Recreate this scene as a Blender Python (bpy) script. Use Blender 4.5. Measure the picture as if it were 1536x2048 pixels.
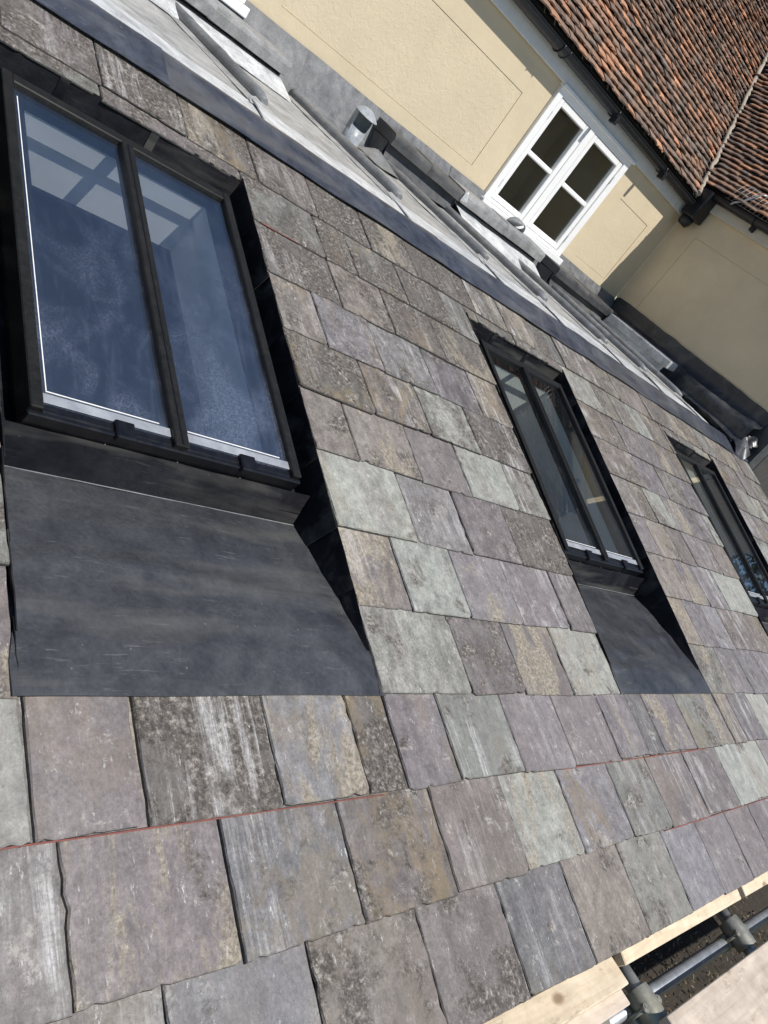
import bpy, bmesh, math, random
from mathutils import Vector, Matrix, noise
R = math.radians
scn = bpy.context.scene
for o in list(bpy.data.objects): bpy.data.objects.remove(o, do_unlink=True)
col = scn.collection

# ------------------------------------------------------------------ camera, sky, sun, exposure
PITCH = R(18.8); CT, ST = math.cos(PITCH), math.sin(PITCH)
cam_d = bpy.data.cameras.new('camera'); cam = bpy.data.objects.new('camera', cam_d); col.objects.link(cam)
cam_d.sensor_fit = 'VERTICAL'; cam_d.sensor_height = 36.0; cam_d.sensor_width = 27.0
cam_d.lens = 1589.18 * 36.0 / 2048.0; cam_d.clip_start = 0.05; cam_d.clip_end = 2000
_r = Vector((0.66077, -0.47459, 0.58152)); _d = Vector((0.16586, -0.66333, -0.72972))
_r.normalize(); _d = (_d - _r * _r.dot(_d)).normalized(); _f = _r.cross(_d)
cam.matrix_world = Matrix(((_r.x, -_d.x, -_f.x, -1.720), (_r.y, -_d.y, -_f.y, -0.881), (_r.z, -_d.z, -_f.z, 1.093), (0, 0, 0, 1)))
scn.camera = cam
SUN_EL, SUN_AZ = R(54.5), R(10.0)          # azimuth measured from -Y towards +X
to_sun = Vector((math.sin(SUN_AZ) * math.cos(SUN_EL), -math.cos(SUN_AZ) * math.cos(SUN_EL), math.sin(SUN_EL)))
world = bpy.data.worlds.new('World'); scn.world = world; world.use_nodes = True
wn = world.node_tree; wn.nodes.clear()
sky = wn.nodes.new('ShaderNodeTexSky'); sky.sky_type = 'NISHITA'; sky.sun_disc = False
sky.sun_elevation = SUN_EL; sky.sun_rotation = math.atan2(to_sun.x, to_sun.y)
sky.air_density = 1.0; sky.dust_density = 0.1; sky.ozone_density = 3.0
bg = wn.nodes.new('ShaderNodeBackground'); bg.inputs['Strength'].default_value = 0.092
wo = wn.nodes.new('ShaderNodeOutputWorld')
wn.links.new(sky.outputs[0], bg.inputs[0]); wn.links.new(bg.outputs[0], wo.inputs[0])
sun_d = bpy.data.lights.new('sun', 'SUN'); sun_d.energy = 5.0; sun_d.angle = R(0.53); sun_d.color = (1.0, 0.955, 0.89)
sun = bpy.data.objects.new('sun', sun_d); col.objects.link(sun)
sun.rotation_euler = to_sun.to_track_quat('Z', 'Y').to_euler(); sun.location = (2, -6, 9)
scn.view_settings.view_transform = 'Standard'; scn.view_settings.look = 'None'
scn.view_settings.exposure = 0.0; scn.view_settings.gamma = 1.0; scn.view_settings.use_curve_mapping = False
scn.render.engine = 'CYCLES'

# ------------------------------------------------------------------ helpers
rng = random.Random(7)
def U(a, b): return rng.uniform(a, b)
def tag(o, label=None, cat=None, group=None, kind=None):
    if label: o['label'] = label
    if cat: o['category'] = cat
    if group: o['group'] = group
    if kind or cat: o['kind'] = kind or 'thing'
    return o
def empty(name, loc=(0, 0, 0), rot=(0, 0, 0), parent=None):
    o = bpy.data.objects.new(name, None); col.objects.link(o)
    o.location = loc; o.rotation_euler = rot; o.parent = parent; o.empty_display_size = 0.1
    return o
def link(name, me, m=None, parent=None, smooth=False):
    if m and not me.materials: me.materials.append(m)
    if smooth:
        for p in me.polygons: p.use_smooth = True
    o = bpy.data.objects.new(name, me); col.objects.link(o); o.parent = parent
    return o
def frombm(name, bm, m=None, parent=None, smooth=False):
    bmesh.ops.recalc_face_normals(bm, faces=bm.faces)
    me = bpy.data.meshes.new(name); bm.to_mesh(me); bm.free()
    return link(name, me, m, parent, smooth)
def addbox(bm, x0, x1, y0, y1, z0, z1, bev=0.0, mat=None, seg=1):
    vs = bmesh.ops.create_cube(bm, size=1.0)['verts']
    for v in vs:
        v.co = Vector(((x0 + x1) / 2 + v.co.x * (x1 - x0), (y0 + y1) / 2 + v.co.y * (y1 - y0), (z0 + z1) / 2 + v.co.z * (z1 - z0)))
    if bev:
        es = list({e for v in vs for e in v.link_edges})
        r = bmesh.ops.bevel(bm, geom=es, offset=bev, segments=seg, affect='EDGES', profile=0.6)
        vs = list({v for f in r['faces'] for v in f.verts} | {v for v in vs if v.is_valid})
    if mat is not None: bmesh.ops.transform(bm, matrix=mat, verts=[v for v in vs if v.is_valid])
    return vs
def box(name, x0, x1, y0, y1, z0, z1, m, parent=None, bev=0.004, seg=1, mat=None):
    bm = bmesh.new(); addbox(bm, x0, x1, y0, y1, z0, z1, bev, mat, seg)
    return frombm(name, bm, m, parent)
def prism(name, pts, axis_from, axis_to, m, parent=None, bev=0.0, axis='x', smooth=False):
    """closed 2-D profile extruded along x (profile y,z) or y (profile x,z)"""
    bm = bmesh.new()
    mk = (lambda a, p: (a, p[0], p[1])) if axis == 'x' else (lambda a, p: (p[0], a, p[1]))
    A = [bm.verts.new(mk(axis_from, p)) for p in pts]; B = [bm.verts.new(mk(axis_to, p)) for p in pts]
    n = len(pts)
    bm.faces.new(A); bm.faces.new(B[::-1])
    for i in range(n): bm.faces.new((A[i], B[i], B[(i + 1) % n], A[(i + 1) % n]))
    if bev: bmesh.ops.bevel(bm, geom=list(bm.edges), offset=bev, segments=2, affect='EDGES')
    return frombm(name, bm, m, parent, smooth)
def sheet(name, fn, nu, nv, t, m, parent=None, smooth=True):
    """thin dressed sheet: fn(u,v)->Vector, thickness t under it"""
    bm = bmesh.new(); e = 1e-3
    top = []; bot = []
    for j in range(nv + 1):
        rt = []; rb = []
        for i in range(nu + 1):
            u, v = i / nu, j / nv
            p = fn(u, v); u2 = u - e if u > .5 else u + e; v2 = v - e if v > .5 else v + e
            du = (fn(u2, v) - p) * (1 if u2 > u else -1); dv = (fn(u, v2) - p) * (1 if v2 > v else -1)
            nn = du.cross(dv); nn = nn.normalized() if nn.length > 1e-12 else Vector((0, 0, 1))
            rt.append(bm.verts.new(p)); rb.append(bm.verts.new(p - nn * t))
        top.append(rt); bot.append(rb)
    for j in range(nv):
        for i in range(nu):
            bm.faces.new((top[j][i], top[j][i + 1], top[j + 1][i + 1], top[j + 1][i]))
            bm.faces.new((bot[j][i], bot[j + 1][i], bot[j + 1][i + 1], bot[j][i + 1]))
    for i in range(nu):
        bm.faces.new((top[0][i], bot[0][i], bot[0][i + 1], top[0][i + 1]))
        bm.faces.new((top[nv][i], top[nv][i + 1], bot[nv][i + 1], bot[nv][i]))
    for j in range(nv):
        bm.faces.new((top[j][0], top[j + 1][0], bot[j + 1][0], bot[j][0]))
        bm.faces.new((top[j][nu], bot[j][nu], bot[j + 1][nu], top[j + 1][nu]))
    me = bpy.data.meshes.new(name); bm.to_mesh(me); bm.free()
    for p in me.polygons: p.use_smooth = smooth
    o = link(name, me, m, parent)
    if smooth:
        me.set_sharp_from_angle(angle=R(50))
    return o
def tube(name, pts, rad, m, parent=None, n=14, caps=True):
    bm = bmesh.new(); pts = [Vector(p) for p in pts]
    rads = rad if isinstance(rad, (list, tuple)) else [rad] * len(pts)
    rings = []; up = None
    for i, p in enumerate(pts):
        d = (pts[min(i + 1, len(pts) - 1)] - pts[max(i - 1, 0)]).normalized()
        if up is None or abs(d.dot(up)) > .95: up = Vector((0, 0, 1)) if abs(d.z) < .9 else Vector((1, 0, 0))
        a = d.cross(up).normalized(); b = d.cross(a).normalized()
        rings.append([bm.verts.new(p + (a * math.cos(2 * math.pi * k / n) + b * math.sin(2 * math.pi * k / n)) * rads[i]) for k in range(n)])
    for q, r in zip(rings, rings[1:]):
        for k in range(n): bm.faces.new((q[k], q[(k + 1) % n], r[(k + 1) % n], r[k]))
    if caps: bm.faces.new(rings[0][::-1]); bm.faces.new(rings[-1])
    bmesh.ops.recalc_face_normals(bm, faces=bm.faces)
    me = bpy.data.meshes.new(name); bm.to_mesh(me); bm.free()
    for p in me.polygons: p.use_smooth = len(p.vertices) == 4
    return link(name, me, m, parent)
def nz(p, s=1.0, o=0.0): return noise.noise(Vector((p[0] * s + o, p[1] * s - o, p[2] * s + 2 * o)))

# ------------------------------------------------------------------ materials
class G:
    def __init__(s, name):
        s.m = bpy.data.materials.new(name); s.m.use_nodes = True; s.t = s.m.node_tree; s.t.nodes.clear()
        s.out = s.t.nodes.new('ShaderNodeOutputMaterial')
    def n(s, typ, **kw):
        nd = s.t.nodes.new(typ)
        for k, v in kw.items():
            if k.startswith('i_'):
                key = k[2:].replace('_', ' '); nd.inputs[key].default_value = v
            else: setattr(nd, k, v)
        return nd
    def l(s, a, b): s.t.links.new(a, b); return b
    def coord(s, scale=(1, 1, 1), rand=True, world=False):
        if world:
            c = s.n('ShaderNodeNewGeometry').outputs['Position']
        else: c = s.n('ShaderNodeTexCoord').outputs['Object']
        if rand and not world:
            r = s.n('ShaderNodeObjectInfo').outputs['Random']
            mul = s.n('ShaderNodeMath', operation='MULTIPLY'); s.l(r, mul.inputs[0]); mul.inputs[1].default_value = 57.0
            add = s.n('ShaderNodeVectorMath', operation='ADD'); s.l(c, add.inputs[0]); s.l(mul.outputs[0], add.inputs[1]); c = add.outputs[0]
        mp = s.n('ShaderNodeMapping'); mp.inputs['Scale'].default_value = scale; s.l(c, mp.inputs[0]); return mp.outputs[0]
    def noise(s, co, scale, detail=4, rough=.55, dist=0.0):
        nd = s.n('ShaderNodeTexNoise'); s.l(co, nd.inputs['Vector'])
        nd.inputs['Scale'].default_value = scale; nd.inputs['Detail'].default_value = detail
        nd.inputs['Roughness'].default_value = rough; nd.inputs['Distortion'].default_value = dist
        return nd.outputs['Fac']
    def ramp(s, fac, stops):
        r = s.n('ShaderNodeValToRGB'); s.l(fac, r.inputs[0]); cr = r.color_ramp
        while len(cr.elements) < len(stops): cr.elements.new(0.5)
        for e, (p, c) in zip(cr.elements, stops):
            e.position = p; e.color = (c, c, c, 1) if isinstance(c, (int, float)) else (*c, 1)
        return r.outputs[0]
    def mix(s, fac, a, b, blend='MIX'):
        x = s.n('ShaderNodeMix', data_type='RGBA', blend_type=blend)
        for v, i in ((fac, 0), (a, 6), (b, 7)):
            if isinstance(v, (int, float)): x.inputs[i].default_value = v
            elif isinstance(v, (tuple, list)): x.inputs[i].default_value = (*v, 1)
            else: s.l(v, x.inputs[i])
        return x.outputs[2]
    def math(s, op, a, b=None):
        x = s.n('ShaderNodeMath', operation=op)
        for v, i in ((a, 0), (b, 1)):
            if v is None: continue
            if isinstance(v, (int, float)): x.inputs[i].default_value = v
            else: s.l(v, x.inputs[i])
        return x.outputs[0]
    def bump(s, h, strength, dist=.002, prev=None):
        b = s.n('ShaderNodeBump'); b.inputs['Strength'].default_value = strength; b.inputs['Distance'].default_value = dist
        s.l(h, b.inputs['Height'])
        if prev is not None: s.l(prev, b.inputs['Normal'])
        return b.outputs[0]
    def attr(s, name):
        a = s.n('ShaderNodeAttribute', attribute_type='OBJECT', attribute_name=name); return a.outputs['Fac']
    def bsdf(s, col, rough=.6, metal=0.0, normal=None, spec=.5, **kw):
        b = s.n('ShaderNodeBsdfPrincipled')
        for v, k in ((col, 'Base Color'), (rough, 'Roughness'), (metal, 'Metallic'), (spec, 'Specular IOR Level')):
            if isinstance(v, (int, float)): b.inputs[k].default_value = v
            elif isinstance(v, (tuple, list)): b.inputs[k].default_value = (*v, 1)
            else: s.l(v, b.inputs[k])
        if normal is not None: s.l(normal, b.inputs['Normal'])
        s.l(b.outputs[0], s.out.inputs[0]); s.b = b
        return s.m

def mat_slate():
    g = G('slate')
    oi = g.n('ShaderNodeObjectInfo'); tone = oi.outputs['Color']
    co = g.coord((1, 1, 1)); st = g.coord((1, .42, 1)); st2 = g.coord((1, .055, 1))
    lich, och, strk, wea, tan = (g.attr(k + '_amount') for k in ('lichen', 'ochre', 'streak', 'weather', 'tan'))
    def mul(a, b): return g.math('MULTIPLY', a, b)
    big = g.noise(co, 4.0, 5, .6, .2); c = g.mix(g.ramp(big, [(.38, .0), (.60, 1)]), g.mix(.28, tone, (.140, .118, .112)), g.mix(.25, tone, (.195, .188, .160)))
    # long weather bands down the slate
    pur = g.noise(st, 8, 6, .65, .3); c = g.mix(mul(g.ramp(pur, [(.48, 0), (.64, 1)]), .42), c, (.25, .22, .215))
    brn = g.noise(st, 12, 8, .75, .4); c = g.mix(mul(g.ramp(brn, [(.49, 0), (.58, 1)]), mul(wea, .55)), c, (.078, .069, .062))
    # riven grain, sharp
    con = g.math('ADD', .42, mul(wea, .55)); con.node.use_clamp = True
    mid = g.noise(co, 26, 9, .74); c = g.mix(con, c, g.ramp(mid, [(.36, .60), (.5, .98), (.64, 1.38)]), 'MULTIPLY')
    fine = g.noise(g.coord((1, .8, 1)), 150, 7, .8); c = g.mix(con, c, g.ramp(fine, [(.36, .66), (.5, 1.0), (.64, 1.36)]), 'MULTIPLY')
    lay = g.noise(g.coord((1, .12, 1)), 44, 6, .75); c = g.mix(1.0, c, g.ramp(lay, [(.40, .93), (.5, 1.0), (.60, 1.07)]), 'MULTIPLY')
    # ochre iron stain
    om = g.ramp(g.noise(st, 7, 7, .72, .7), [(.49, 0), (.58, 1)]); c = g.mix(mul(om, mul(och, .62)), c, (.235, .175, .09))
    # brown-black lichen crust in ragged patches
    lm = g.noise(co, 6.5, 9, .70, .25); thr = g.math('SUBTRACT', lm, g.math('SUBTRACT', .68, mul(lich, .26)))
    patch = mul(thr, 13.0); patch.node.use_clamp = True
    sp = g.noise(co, 75, 9, .8); speck = g.ramp(sp, [(.37, (.028, .025, .021)), (.46, (.075, .065, .056)), (.54, (.155, .136, .118)), (.62, (.36, .33, .30))])
    c = g.mix(mul(patch, .90), c, speck)
    # tan crustose lichen
    tm = g.noise(g.coord((1, .40, 1)), 5.0, 9, .75, .5); tanp = mul(g.math('SUBTRACT', tm, g.math('SUBTRACT', .70, mul(tan, .21))), 16.0); tanp.node.use_clamp = True
    tsp = g.ramp(g.noise(co, 85, 9, .85, .3), [(.37, (.085, .072, .052)), (.47, (.22, .188, .145)), (.60, (.42, .375, .30))])
    c = g.mix(mul(tanp, .88), c, tsp)
    # pale lichen rosettes and flecks
    pl = g.noise(co, 13, 9, .76, .3); c = g.mix(mul(g.ramp(pl, [(.58, 0), (.63, 1)]), mul(g.ramp(sp, [(.46, 0), (.53, 1)]), .75)), c, (.40, .385, .35))
    dk = g.noise(co, 95, 6, .8); c = g.mix(mul(g.ramp(dk, [(.61, 0), (.66, 1)]), mul(wea, .8)), c, (.035, .033, .028))
    # bloom, scratches and streaks running down the slope
    sm = g.noise(st2, 22, 8, .8, .35); pm = g.noise(co, 5.5, 4, .6); sw = mul(g.ramp(sm, [(.50, 0), (.64, 1)]), g.ramp(pm, [(.44, 0), (.58, 1)]))
    c = g.mix(mul(mul(sw, strk), g.ramp(fine, [(.38, .35), (.56, 1)])), c, (.60, .59, .585))
    w2 = g.noise(g.coord((1, .38, 1)), 62, 7, .8); c = g.mix(mul(g.ramp(w2, [(.61, 0), (.65, 1)]), mul(g.ramp(pm, [(.40, .35), (.58, 1)]), .8)), c, (.62, .61, .59))
    # relief
    cl = g.noise(g.coord((1, .45, 1)), 8, 7, .65, .5); h = g.math('ADD', mul(g.ramp(cl, [(.43, 0), (.47, .45), (.52, .5), (.55, 1)]), 1.0), mul(mid, .9))
    nb = g.bump(h, .6, .0028); nb = g.bump(g.math('ADD', fine, mul(mul(patch, sp), 2.4)), .7, .0018, nb)
    return g.bsdf(c, g.ramp(mid, [(.3, .52), (.7, .8)]), 0, nb, .35)

def mat_lead(name, a, b, white=0.0, rough=(.38, .6), scr=1.0, metal=.0, spec=.5, bumpy=.35, dotf=.45, cloud=.25):
    g = G(name); co = g.coord((1, 1, 1), world=False); 
    n1 = g.noise(co, 3.2, 4, .6, .5); n2 = g.noise(co, 14, 5, .65, .3); rot = g.n('ShaderNodeMapping'); g.l(g.coord((1, 1, 1)), rot.inputs[0]); rot.inputs['Rotation'].default_value = (0, 0, .5); rot.inputs['Scale'].default_value = (.09, 1, 1)
    n3 = g.noise(rot.outputs[0], 120, 4, .7, .15)
    c = g.mix(g.ramp(n1, [(.38, 0), (.60, 1)]), a, b)
    c = g.mix(1.0, c, g.ramp(n2, [(.34, 1 - cloud), (.66, 1 + cloud)]), 'MULTIPLY')
    c = g.mix(1.0, c, g.ramp(g.noise(co, 90, 5, .75), [(.34, .80), (.66, 1.2)]), 'MULTIPLY')
    band = g.noise(g.coord((.18, 1, 1)), 6, 4, .6, .4); c = g.mix(g.math('MULTIPLY', g.ramp(band, [(.5, 0), (.66, 1)]), .35), c, (.17, .165, .145))
    sc = g.math('MULTIPLY', g.ramp(n3, [(.60, 0), (.67, 1)]), g.ramp(g.noise(co, 5, 3, .6), [(.45, 0), (.58, 1)]))
    c = g.mix(g.math('MULTIPLY', sc, .42 * scr), c, (.30, .305, .30))
    c = g.mix(g.math('MULTIPLY', g.ramp(g.noise(co, 7, 6, .7, .8), [(.45, 0), (.7, 1)]), white), c, (.60, .61, .61))
    v = g.n('ShaderNodeTexVoronoi'); g.l(co, v.inputs['Vector']); v.inputs['Scale'].default_value = 26
    dots = g.math('MULTIPLY', g.math('LESS_THAN', v.outputs['Distance'], .07), g.math('GREATER_THAN', v.outputs['Color'], .66))
    c = g.mix(g.math('MULTIPLY', dots, dotf), c, (.36, .36, .35))
    nb = g.bump(g.noise(co, 5, 3, .5), bumpy, .012); nb = g.bump(n2, .25, .003, nb)
    rr = g.ramp(n2, [(.3, rough[0]), (.7, rough[1])])
    return g.bsdf(c, rr, metal, nb, spec)

def mat_plain(name, colr, rough=.5, metal=0.0, var=.18, scale=30, bump=.15, dist=.002, spec=.5, dirt=None):
    g = G(name); co = g.coord((1, 1, 1)); n = g.noise(co, scale, 5, .65)
    c = g.mix(1.0, colr, g.ramp(n, [(.25, 1 - var), (.75, 1 + var)]), 'MULTIPLY')
    if dirt: c = g.mix(g.math('MULTIPLY', g.ramp(g.noise(co, scale * .2, 5, .7), [(.5, 0), (.75, 1)]), dirt[1]), c, dirt[0])
    return g.bsdf(c, g.ramp(n, [(.3, max(.05, rough - .08)), (.7, min(1, rough + .1))]), metal, g.bump(n, bump, dist), spec)

def mat_wood(name, a, b, knots=True):
    g = G(name); co = g.coord((.06, 1, 1)); n = g.noise(co, 40, 5, .6, .6); n2 = g.noise(g.coord((.25, 1, 1)), 9, 3, .5, 1.0)
    c = g.mix(g.ramp(n, [(.3, 0), (.7, 1)]), a, b); c = g.mix(g.math('MULTIPLY', g.ramp(n2, [(.5, 0), (.72, 1)]), .5), c, tuple(x * .72 for x in a))
    c = g.mix(1.0, c, g.ramp(g.noise(g.coord((1, 1, 1)), 7, 6, .7), [(.35, .78), (.65, 1.1)]), 'MULTIPLY')
    v = g.n('ShaderNodeTexVoronoi'); g.l(g.coord((.55, 1, 1)), v.inputs['Vector']); v.inputs['Scale'].default_value = 7.5
    c = g.mix(g.math('MULTIPLY', g.ramp(v.outputs['Distance'], [(.07, 1), (.14, 0)]), .75), c, (.20, .12, .06))
    c = g.mix(g.math('MULTIPLY', g.ramp(g.noise(g.coord((.3, 1, 1)), 30, 6, .75), [(.57, 0), (.66, 1)]), .45), c, (.25, .19, .13))
    return g.bsdf(c, .75, 0, g.bump(n, .35, .002), .3)

def mat_render(name, colr, pebble):
    g = G(name); co = g.coord((1, 1, 1), rand=False)
    n = g.noise(co, 2.2, 4, .6); c = g.mix(1.0, colr, g.ramp(n, [(.25, .93), (.75, 1.06)]), 'MULTIPLY')
    st = g.noise(g.coord((1, 1, .12), rand=False), 6, 4, .6); c = g.mix(g.math('MULTIPLY', g.ramp(st, [(.56, 0), (.8, 1)]), .22), c, tuple(x * .78 for x in colr))
    if pebble:
        p = g.noise(co, 26, 6, .65, .9); nb = g.bump(p, .55, .010); nb = g.bump(g.noise(co, 130, 3, .6), .3, .002, nb)
    else:
        c = g.mix(g.math('MULTIPLY', g.ramp(g.noise(co, 3.5, 7, .72), [(.5, 0), (.66, 1)]), .16), c, tuple(x * .70 for x in colr)); g.n('ShaderNodeValue')
        nb = g.bump(g.noise(co, 6, 6, .65, .3), .5, .010); nb = g.bump(g.noise(co, 60, 4, .6), .2, .002, nb)
    return g.bsdf(c, .85, 0, nb, .25)

def mat_glass(name, ior, veil, tint=(1, 1, 1)):
    g = G(name); co = g.coord((1, 1, 1), rand=False)
    tr = g.n('ShaderNodeBsdfTransparent'); tr.inputs[0].default_value = (*tint, 1)
    gl = g.n('ShaderNodeBsdfGlossy'); gl.inputs['Roughness'].default_value = .012; gl.inputs[0].default_value = (1, 1, 1, 1)
    ge = g.n('ShaderNodeNewGeometry'); dt = g.n('ShaderNodeVectorMath', operation='DOT_PRODUCT'); g.l(ge.outputs['Incoming'], dt.inputs[0]); g.l(ge.outputs['Normal'], dt.inputs[1])
    r0 = ((ior - 1) / (ior + 1)) ** 2; sch = g.math('ADD', g.math('MULTIPLY', g.math('POWER', g.math('SUBTRACT', 1.0, g.math('ABSOLUTE', dt.outputs['Value'])), 5.0), 1 - r0), r0)
    m1 = g.n('ShaderNodeMixShader'); g.l(sch, m1.inputs[0]); g.l(tr.outputs[0], m1.inputs[1]); g.l(gl.outputs[0], m1.inputs[2])
    df = g.n('ShaderNodeBsdfDiffuse'); df.inputs[0].default_value = (.50, .58, .78, 1)  # bluish veil: condensation, with sky reflection put into the colour
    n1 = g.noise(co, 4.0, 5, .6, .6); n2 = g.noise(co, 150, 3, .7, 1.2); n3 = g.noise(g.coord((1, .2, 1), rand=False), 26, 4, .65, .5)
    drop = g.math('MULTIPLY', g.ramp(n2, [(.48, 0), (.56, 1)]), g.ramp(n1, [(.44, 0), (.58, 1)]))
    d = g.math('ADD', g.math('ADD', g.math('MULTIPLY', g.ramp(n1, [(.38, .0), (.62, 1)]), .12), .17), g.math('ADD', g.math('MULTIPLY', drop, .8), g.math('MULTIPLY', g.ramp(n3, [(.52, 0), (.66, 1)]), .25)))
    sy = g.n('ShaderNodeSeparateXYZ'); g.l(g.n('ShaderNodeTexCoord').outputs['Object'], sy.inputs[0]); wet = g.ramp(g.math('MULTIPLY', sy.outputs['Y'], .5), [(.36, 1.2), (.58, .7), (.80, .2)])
    d = g.math('MULTIPLY', d, wet); fac = g.math('MULTIPLY', d, veil); fac.node.use_clamp = True
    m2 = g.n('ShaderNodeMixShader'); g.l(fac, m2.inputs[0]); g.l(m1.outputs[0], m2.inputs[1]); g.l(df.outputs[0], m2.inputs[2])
    g.l(m2.outputs[0], g.out.inputs[0]); return g.m

def mat_tile(name, island):
    g = G(name); co = g.coord((1, 1, 1))
    if island:
        r = g.n('ShaderNodeNewGeometry').outputs['Random Per Island']
        base = g.ramp(r, [(0, (.100, .072, .058)), (.22, (.140, .096, .073)), (.45, (.175, .108, .076)), (.70, (.115, .092, .078)), (.80, (.23, .125, .078)), (.94, (.29, .155, .095))])
        base.node.color_ramp.interpolation = 'CONSTANT'
    else: base = g.n('ShaderNodeObjectInfo').outputs['Color']
    n = g.noise(co, 26, 5, .7); c = g.mix(1.0, base, g.ramp(n, [(.3, .7), (.7, 1.4)]) if not island else g.ramp(n, [(.3, 1.05), (.7, 2.0)]), 'MULTIPLY')
    c = g.mix(g.math('MULTIPLY', g.ramp(g.noise(co, 60, 4, .7), [(.58, 0), (.7, 1)]), .5), c, (.30, .29, .22))
    return g.bsdf(c, .85, 0, g.bump(n, .5, .004), .25)

M = {}
M['slate'] = mat_slate()
M['slate_edge'] = mat_plain('slate_edge_shade', (.050, .047, .045), .9, 0, .5, 60, .6, .003)  # edges darkened: the shade in the slate joints is put into this colour
M['lead'] = mat_lead('lead_apron_grey', (.035, .037, .043), (.060, .0625, .069), .012, (.28, .44), .5, bumpy=.8, dotf=.2, cloud=.18)
M['lead_navy'] = mat_lead('lead_new_dark', (.026, .031, .046), (.050, .057, .076), .05, (.30, .48), .7)
M['lead_black'] = mat_lead('lead_recess_shade', (.006, .006, .009), (.014, .014, .017), .0, (.4, .6), .15, spec=.18, dotf=.06)  # near-black lead; shade of the skylight recesses is put into the colour
M['lead_deck'] = mat_lead('lead_weathered', (.28, .28, .275), (.40, .395, .38), .28, (.38, .6), .2, bumpy=.7)
M['lead_pale'] = mat_lead('lead_pale_patina', (.42, .435, .445), (.60, .61, .61), .6, (.36, .58), .2, bumpy=.7)
M['lead_mid'] = mat_lead('lead_mid_grey', (.13, .137, .145), (.20, .205, .21), .06, (.38, .58), .3)
M['lead_gutter'] = mat_lead('lead_gutter_blue_black', (.016, .019, .026), (.034, .039, .050), .03, (.3, .5), .3)  # darker lead; the return wall's shade is put into its colour
M['lead_flash'] = mat_lead('lead_flashing_grey', (.105, .108, .115), (.155, .158, .163), .07, (.38, .58), .3)
M['lead_vent'] = mat_lead('lead_vent_silver', (.22, .24, .26), (.32, .34, .36), .1, (.35, .5), .2)
M['lead_roll'] = mat_lead('lead_roll_grey', (.19, .195, .20), (.27, .27, .27), .1, (.4, .6), .2)
M['lead_dark'] = mat_lead('lead_dull_dark', (.036, .038, .042), (.065, .066, .070), .02, (.4, .62), .3)
M['frame'] = mat_plain('black_frame_paint', (.012, .0117, .011), .45, 0, .3, 60, .1, .001, .3, ((.028, .027, .025), .6))
M['frame_black'] = mat_plain('black_gloss_paint', (.005, .005, .007), .35, 0, .3, 40, .1, .001)
M['silver'] = mat_plain('silver_glazing_strip', (.38, .40, .43), .35, .3, .2, 20, .2, .002, .5, ((.6, .61, .62), .6))
M['white_bead'] = mat_plain('white_sealant', (.78, .78, .76), .5)
M['glass'] = mat_glass('skylight_glass', 2.5, .085, (.93, .95, .97))
M['glass2'] = mat_glass('skylight_glass_clean', 1.75, .02, (.92, .95, .94))
M['glass_wall'] = mat_glass('window_glass', 1.55, .006, (.75, .76, .72))
M['reveal'] = mat_plain('painted_reveal', (.90, .90, .87), .7, 0, .06, 8, .05)
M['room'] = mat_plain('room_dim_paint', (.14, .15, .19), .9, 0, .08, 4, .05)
M['room_dark'] = mat_plain('room_dark', (.42, .38, .28), .9, 0, .08, 4, .05)
M['render'] = mat_render('cream_render_smooth', (.615, .52, .365), False)
M['render_bounce'] = mat_render('cream_render_bounce', (.73, .60, .41), False)  # lighter copy of the cream render; bounce light is put into its colour
M['render_pebble'] = mat_render('cream_render_textured', (.615, .52, .37), True)
M['white'] = mat_plain('white_gloss_paint', (.82, .82, .81), .35, 0, .04, 20, .04)
M['fascia'] = mat_plain('off_white_fascia', (.66, .67, .66), .5, 0, .08, 12, .08)
M['fascia_cream'] = mat_plain('cream_fascia', (.60, .56, .46), .6, 0, .1, 12, .1)
M['gutter'] = mat_plain('black_gutter_iron', (.012, .013, .016), .38, 0, .3, 30, .15)
M['tile'] = mat_tile('clay_tile', False); M['tile_many'] = mat_tile('clay_tile_many', True)
M['underlay'] = mat_plain('roof_boarding_dark', (.02, .018, .016), .9)
M['wood'] = mat_wood('fresh_sawn_timber', (.62, .49, .33), (.76, .65, .49))
M['wood_grey'] = mat_wood('scaffold_board_timber', (.55, .46, .37), (.70, .61, .51))
M['wood_dark'] = mat_plain('dark_stained_timber', (.055, .04, .03), .8, 0, .3, 20, .3)
M['galv'] = mat_plain('galvanised_tube', (.40, .42, .44), .42, .55, .22, 24, .2, .001, .5, ((.28, .27, .24), .5))
M['coupler'] = mat_plain('weathered_coupler_steel', (.30, .295, .26), .5, .5, .35, 30, .4, .002, .5, ((.42, .40, .26), .6))
M['soil'] = mat_plain('dark_soil', (.035, .028, .020), .95, 0, .4, 12, .8, .02)
M['ground'] = mat_plain('garden_ground', (.06, .065, .035), .95, 0, .35, 2, .5, .02)
M['leaf'] = mat_plain('ivy_leaf', (.055, .075, .03), .6, 0, .4, 30, .2)
M['dry_leaf'] = mat_plain('dry_twig_leaf', (.12, .095, .055), .75, 0, .4, 30, .2)
M['gable'] = mat_plain('unseen_gable_dark', (.062, .057, .052), .85, 0, .3, 14, .5, .006)  # dark tone made up to darken the skylight reflections
M['brick'] = mat_plain('brown_brick', (.15, .105, .075), .9, 0, .3, 18, .6, .006)
M['red'] = mat_plain('red_chalk', (.21, .072, .058), .85, 0, .3, 90, .3)
M['wire'] = mat_plain('galvanised_wire', (.5, .49, .46), .45, .6, .1)
M['mortar'] = mat_plain('mortar', (.36, .31, .25), .95, 0, .2, 30, .5, .005)

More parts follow.
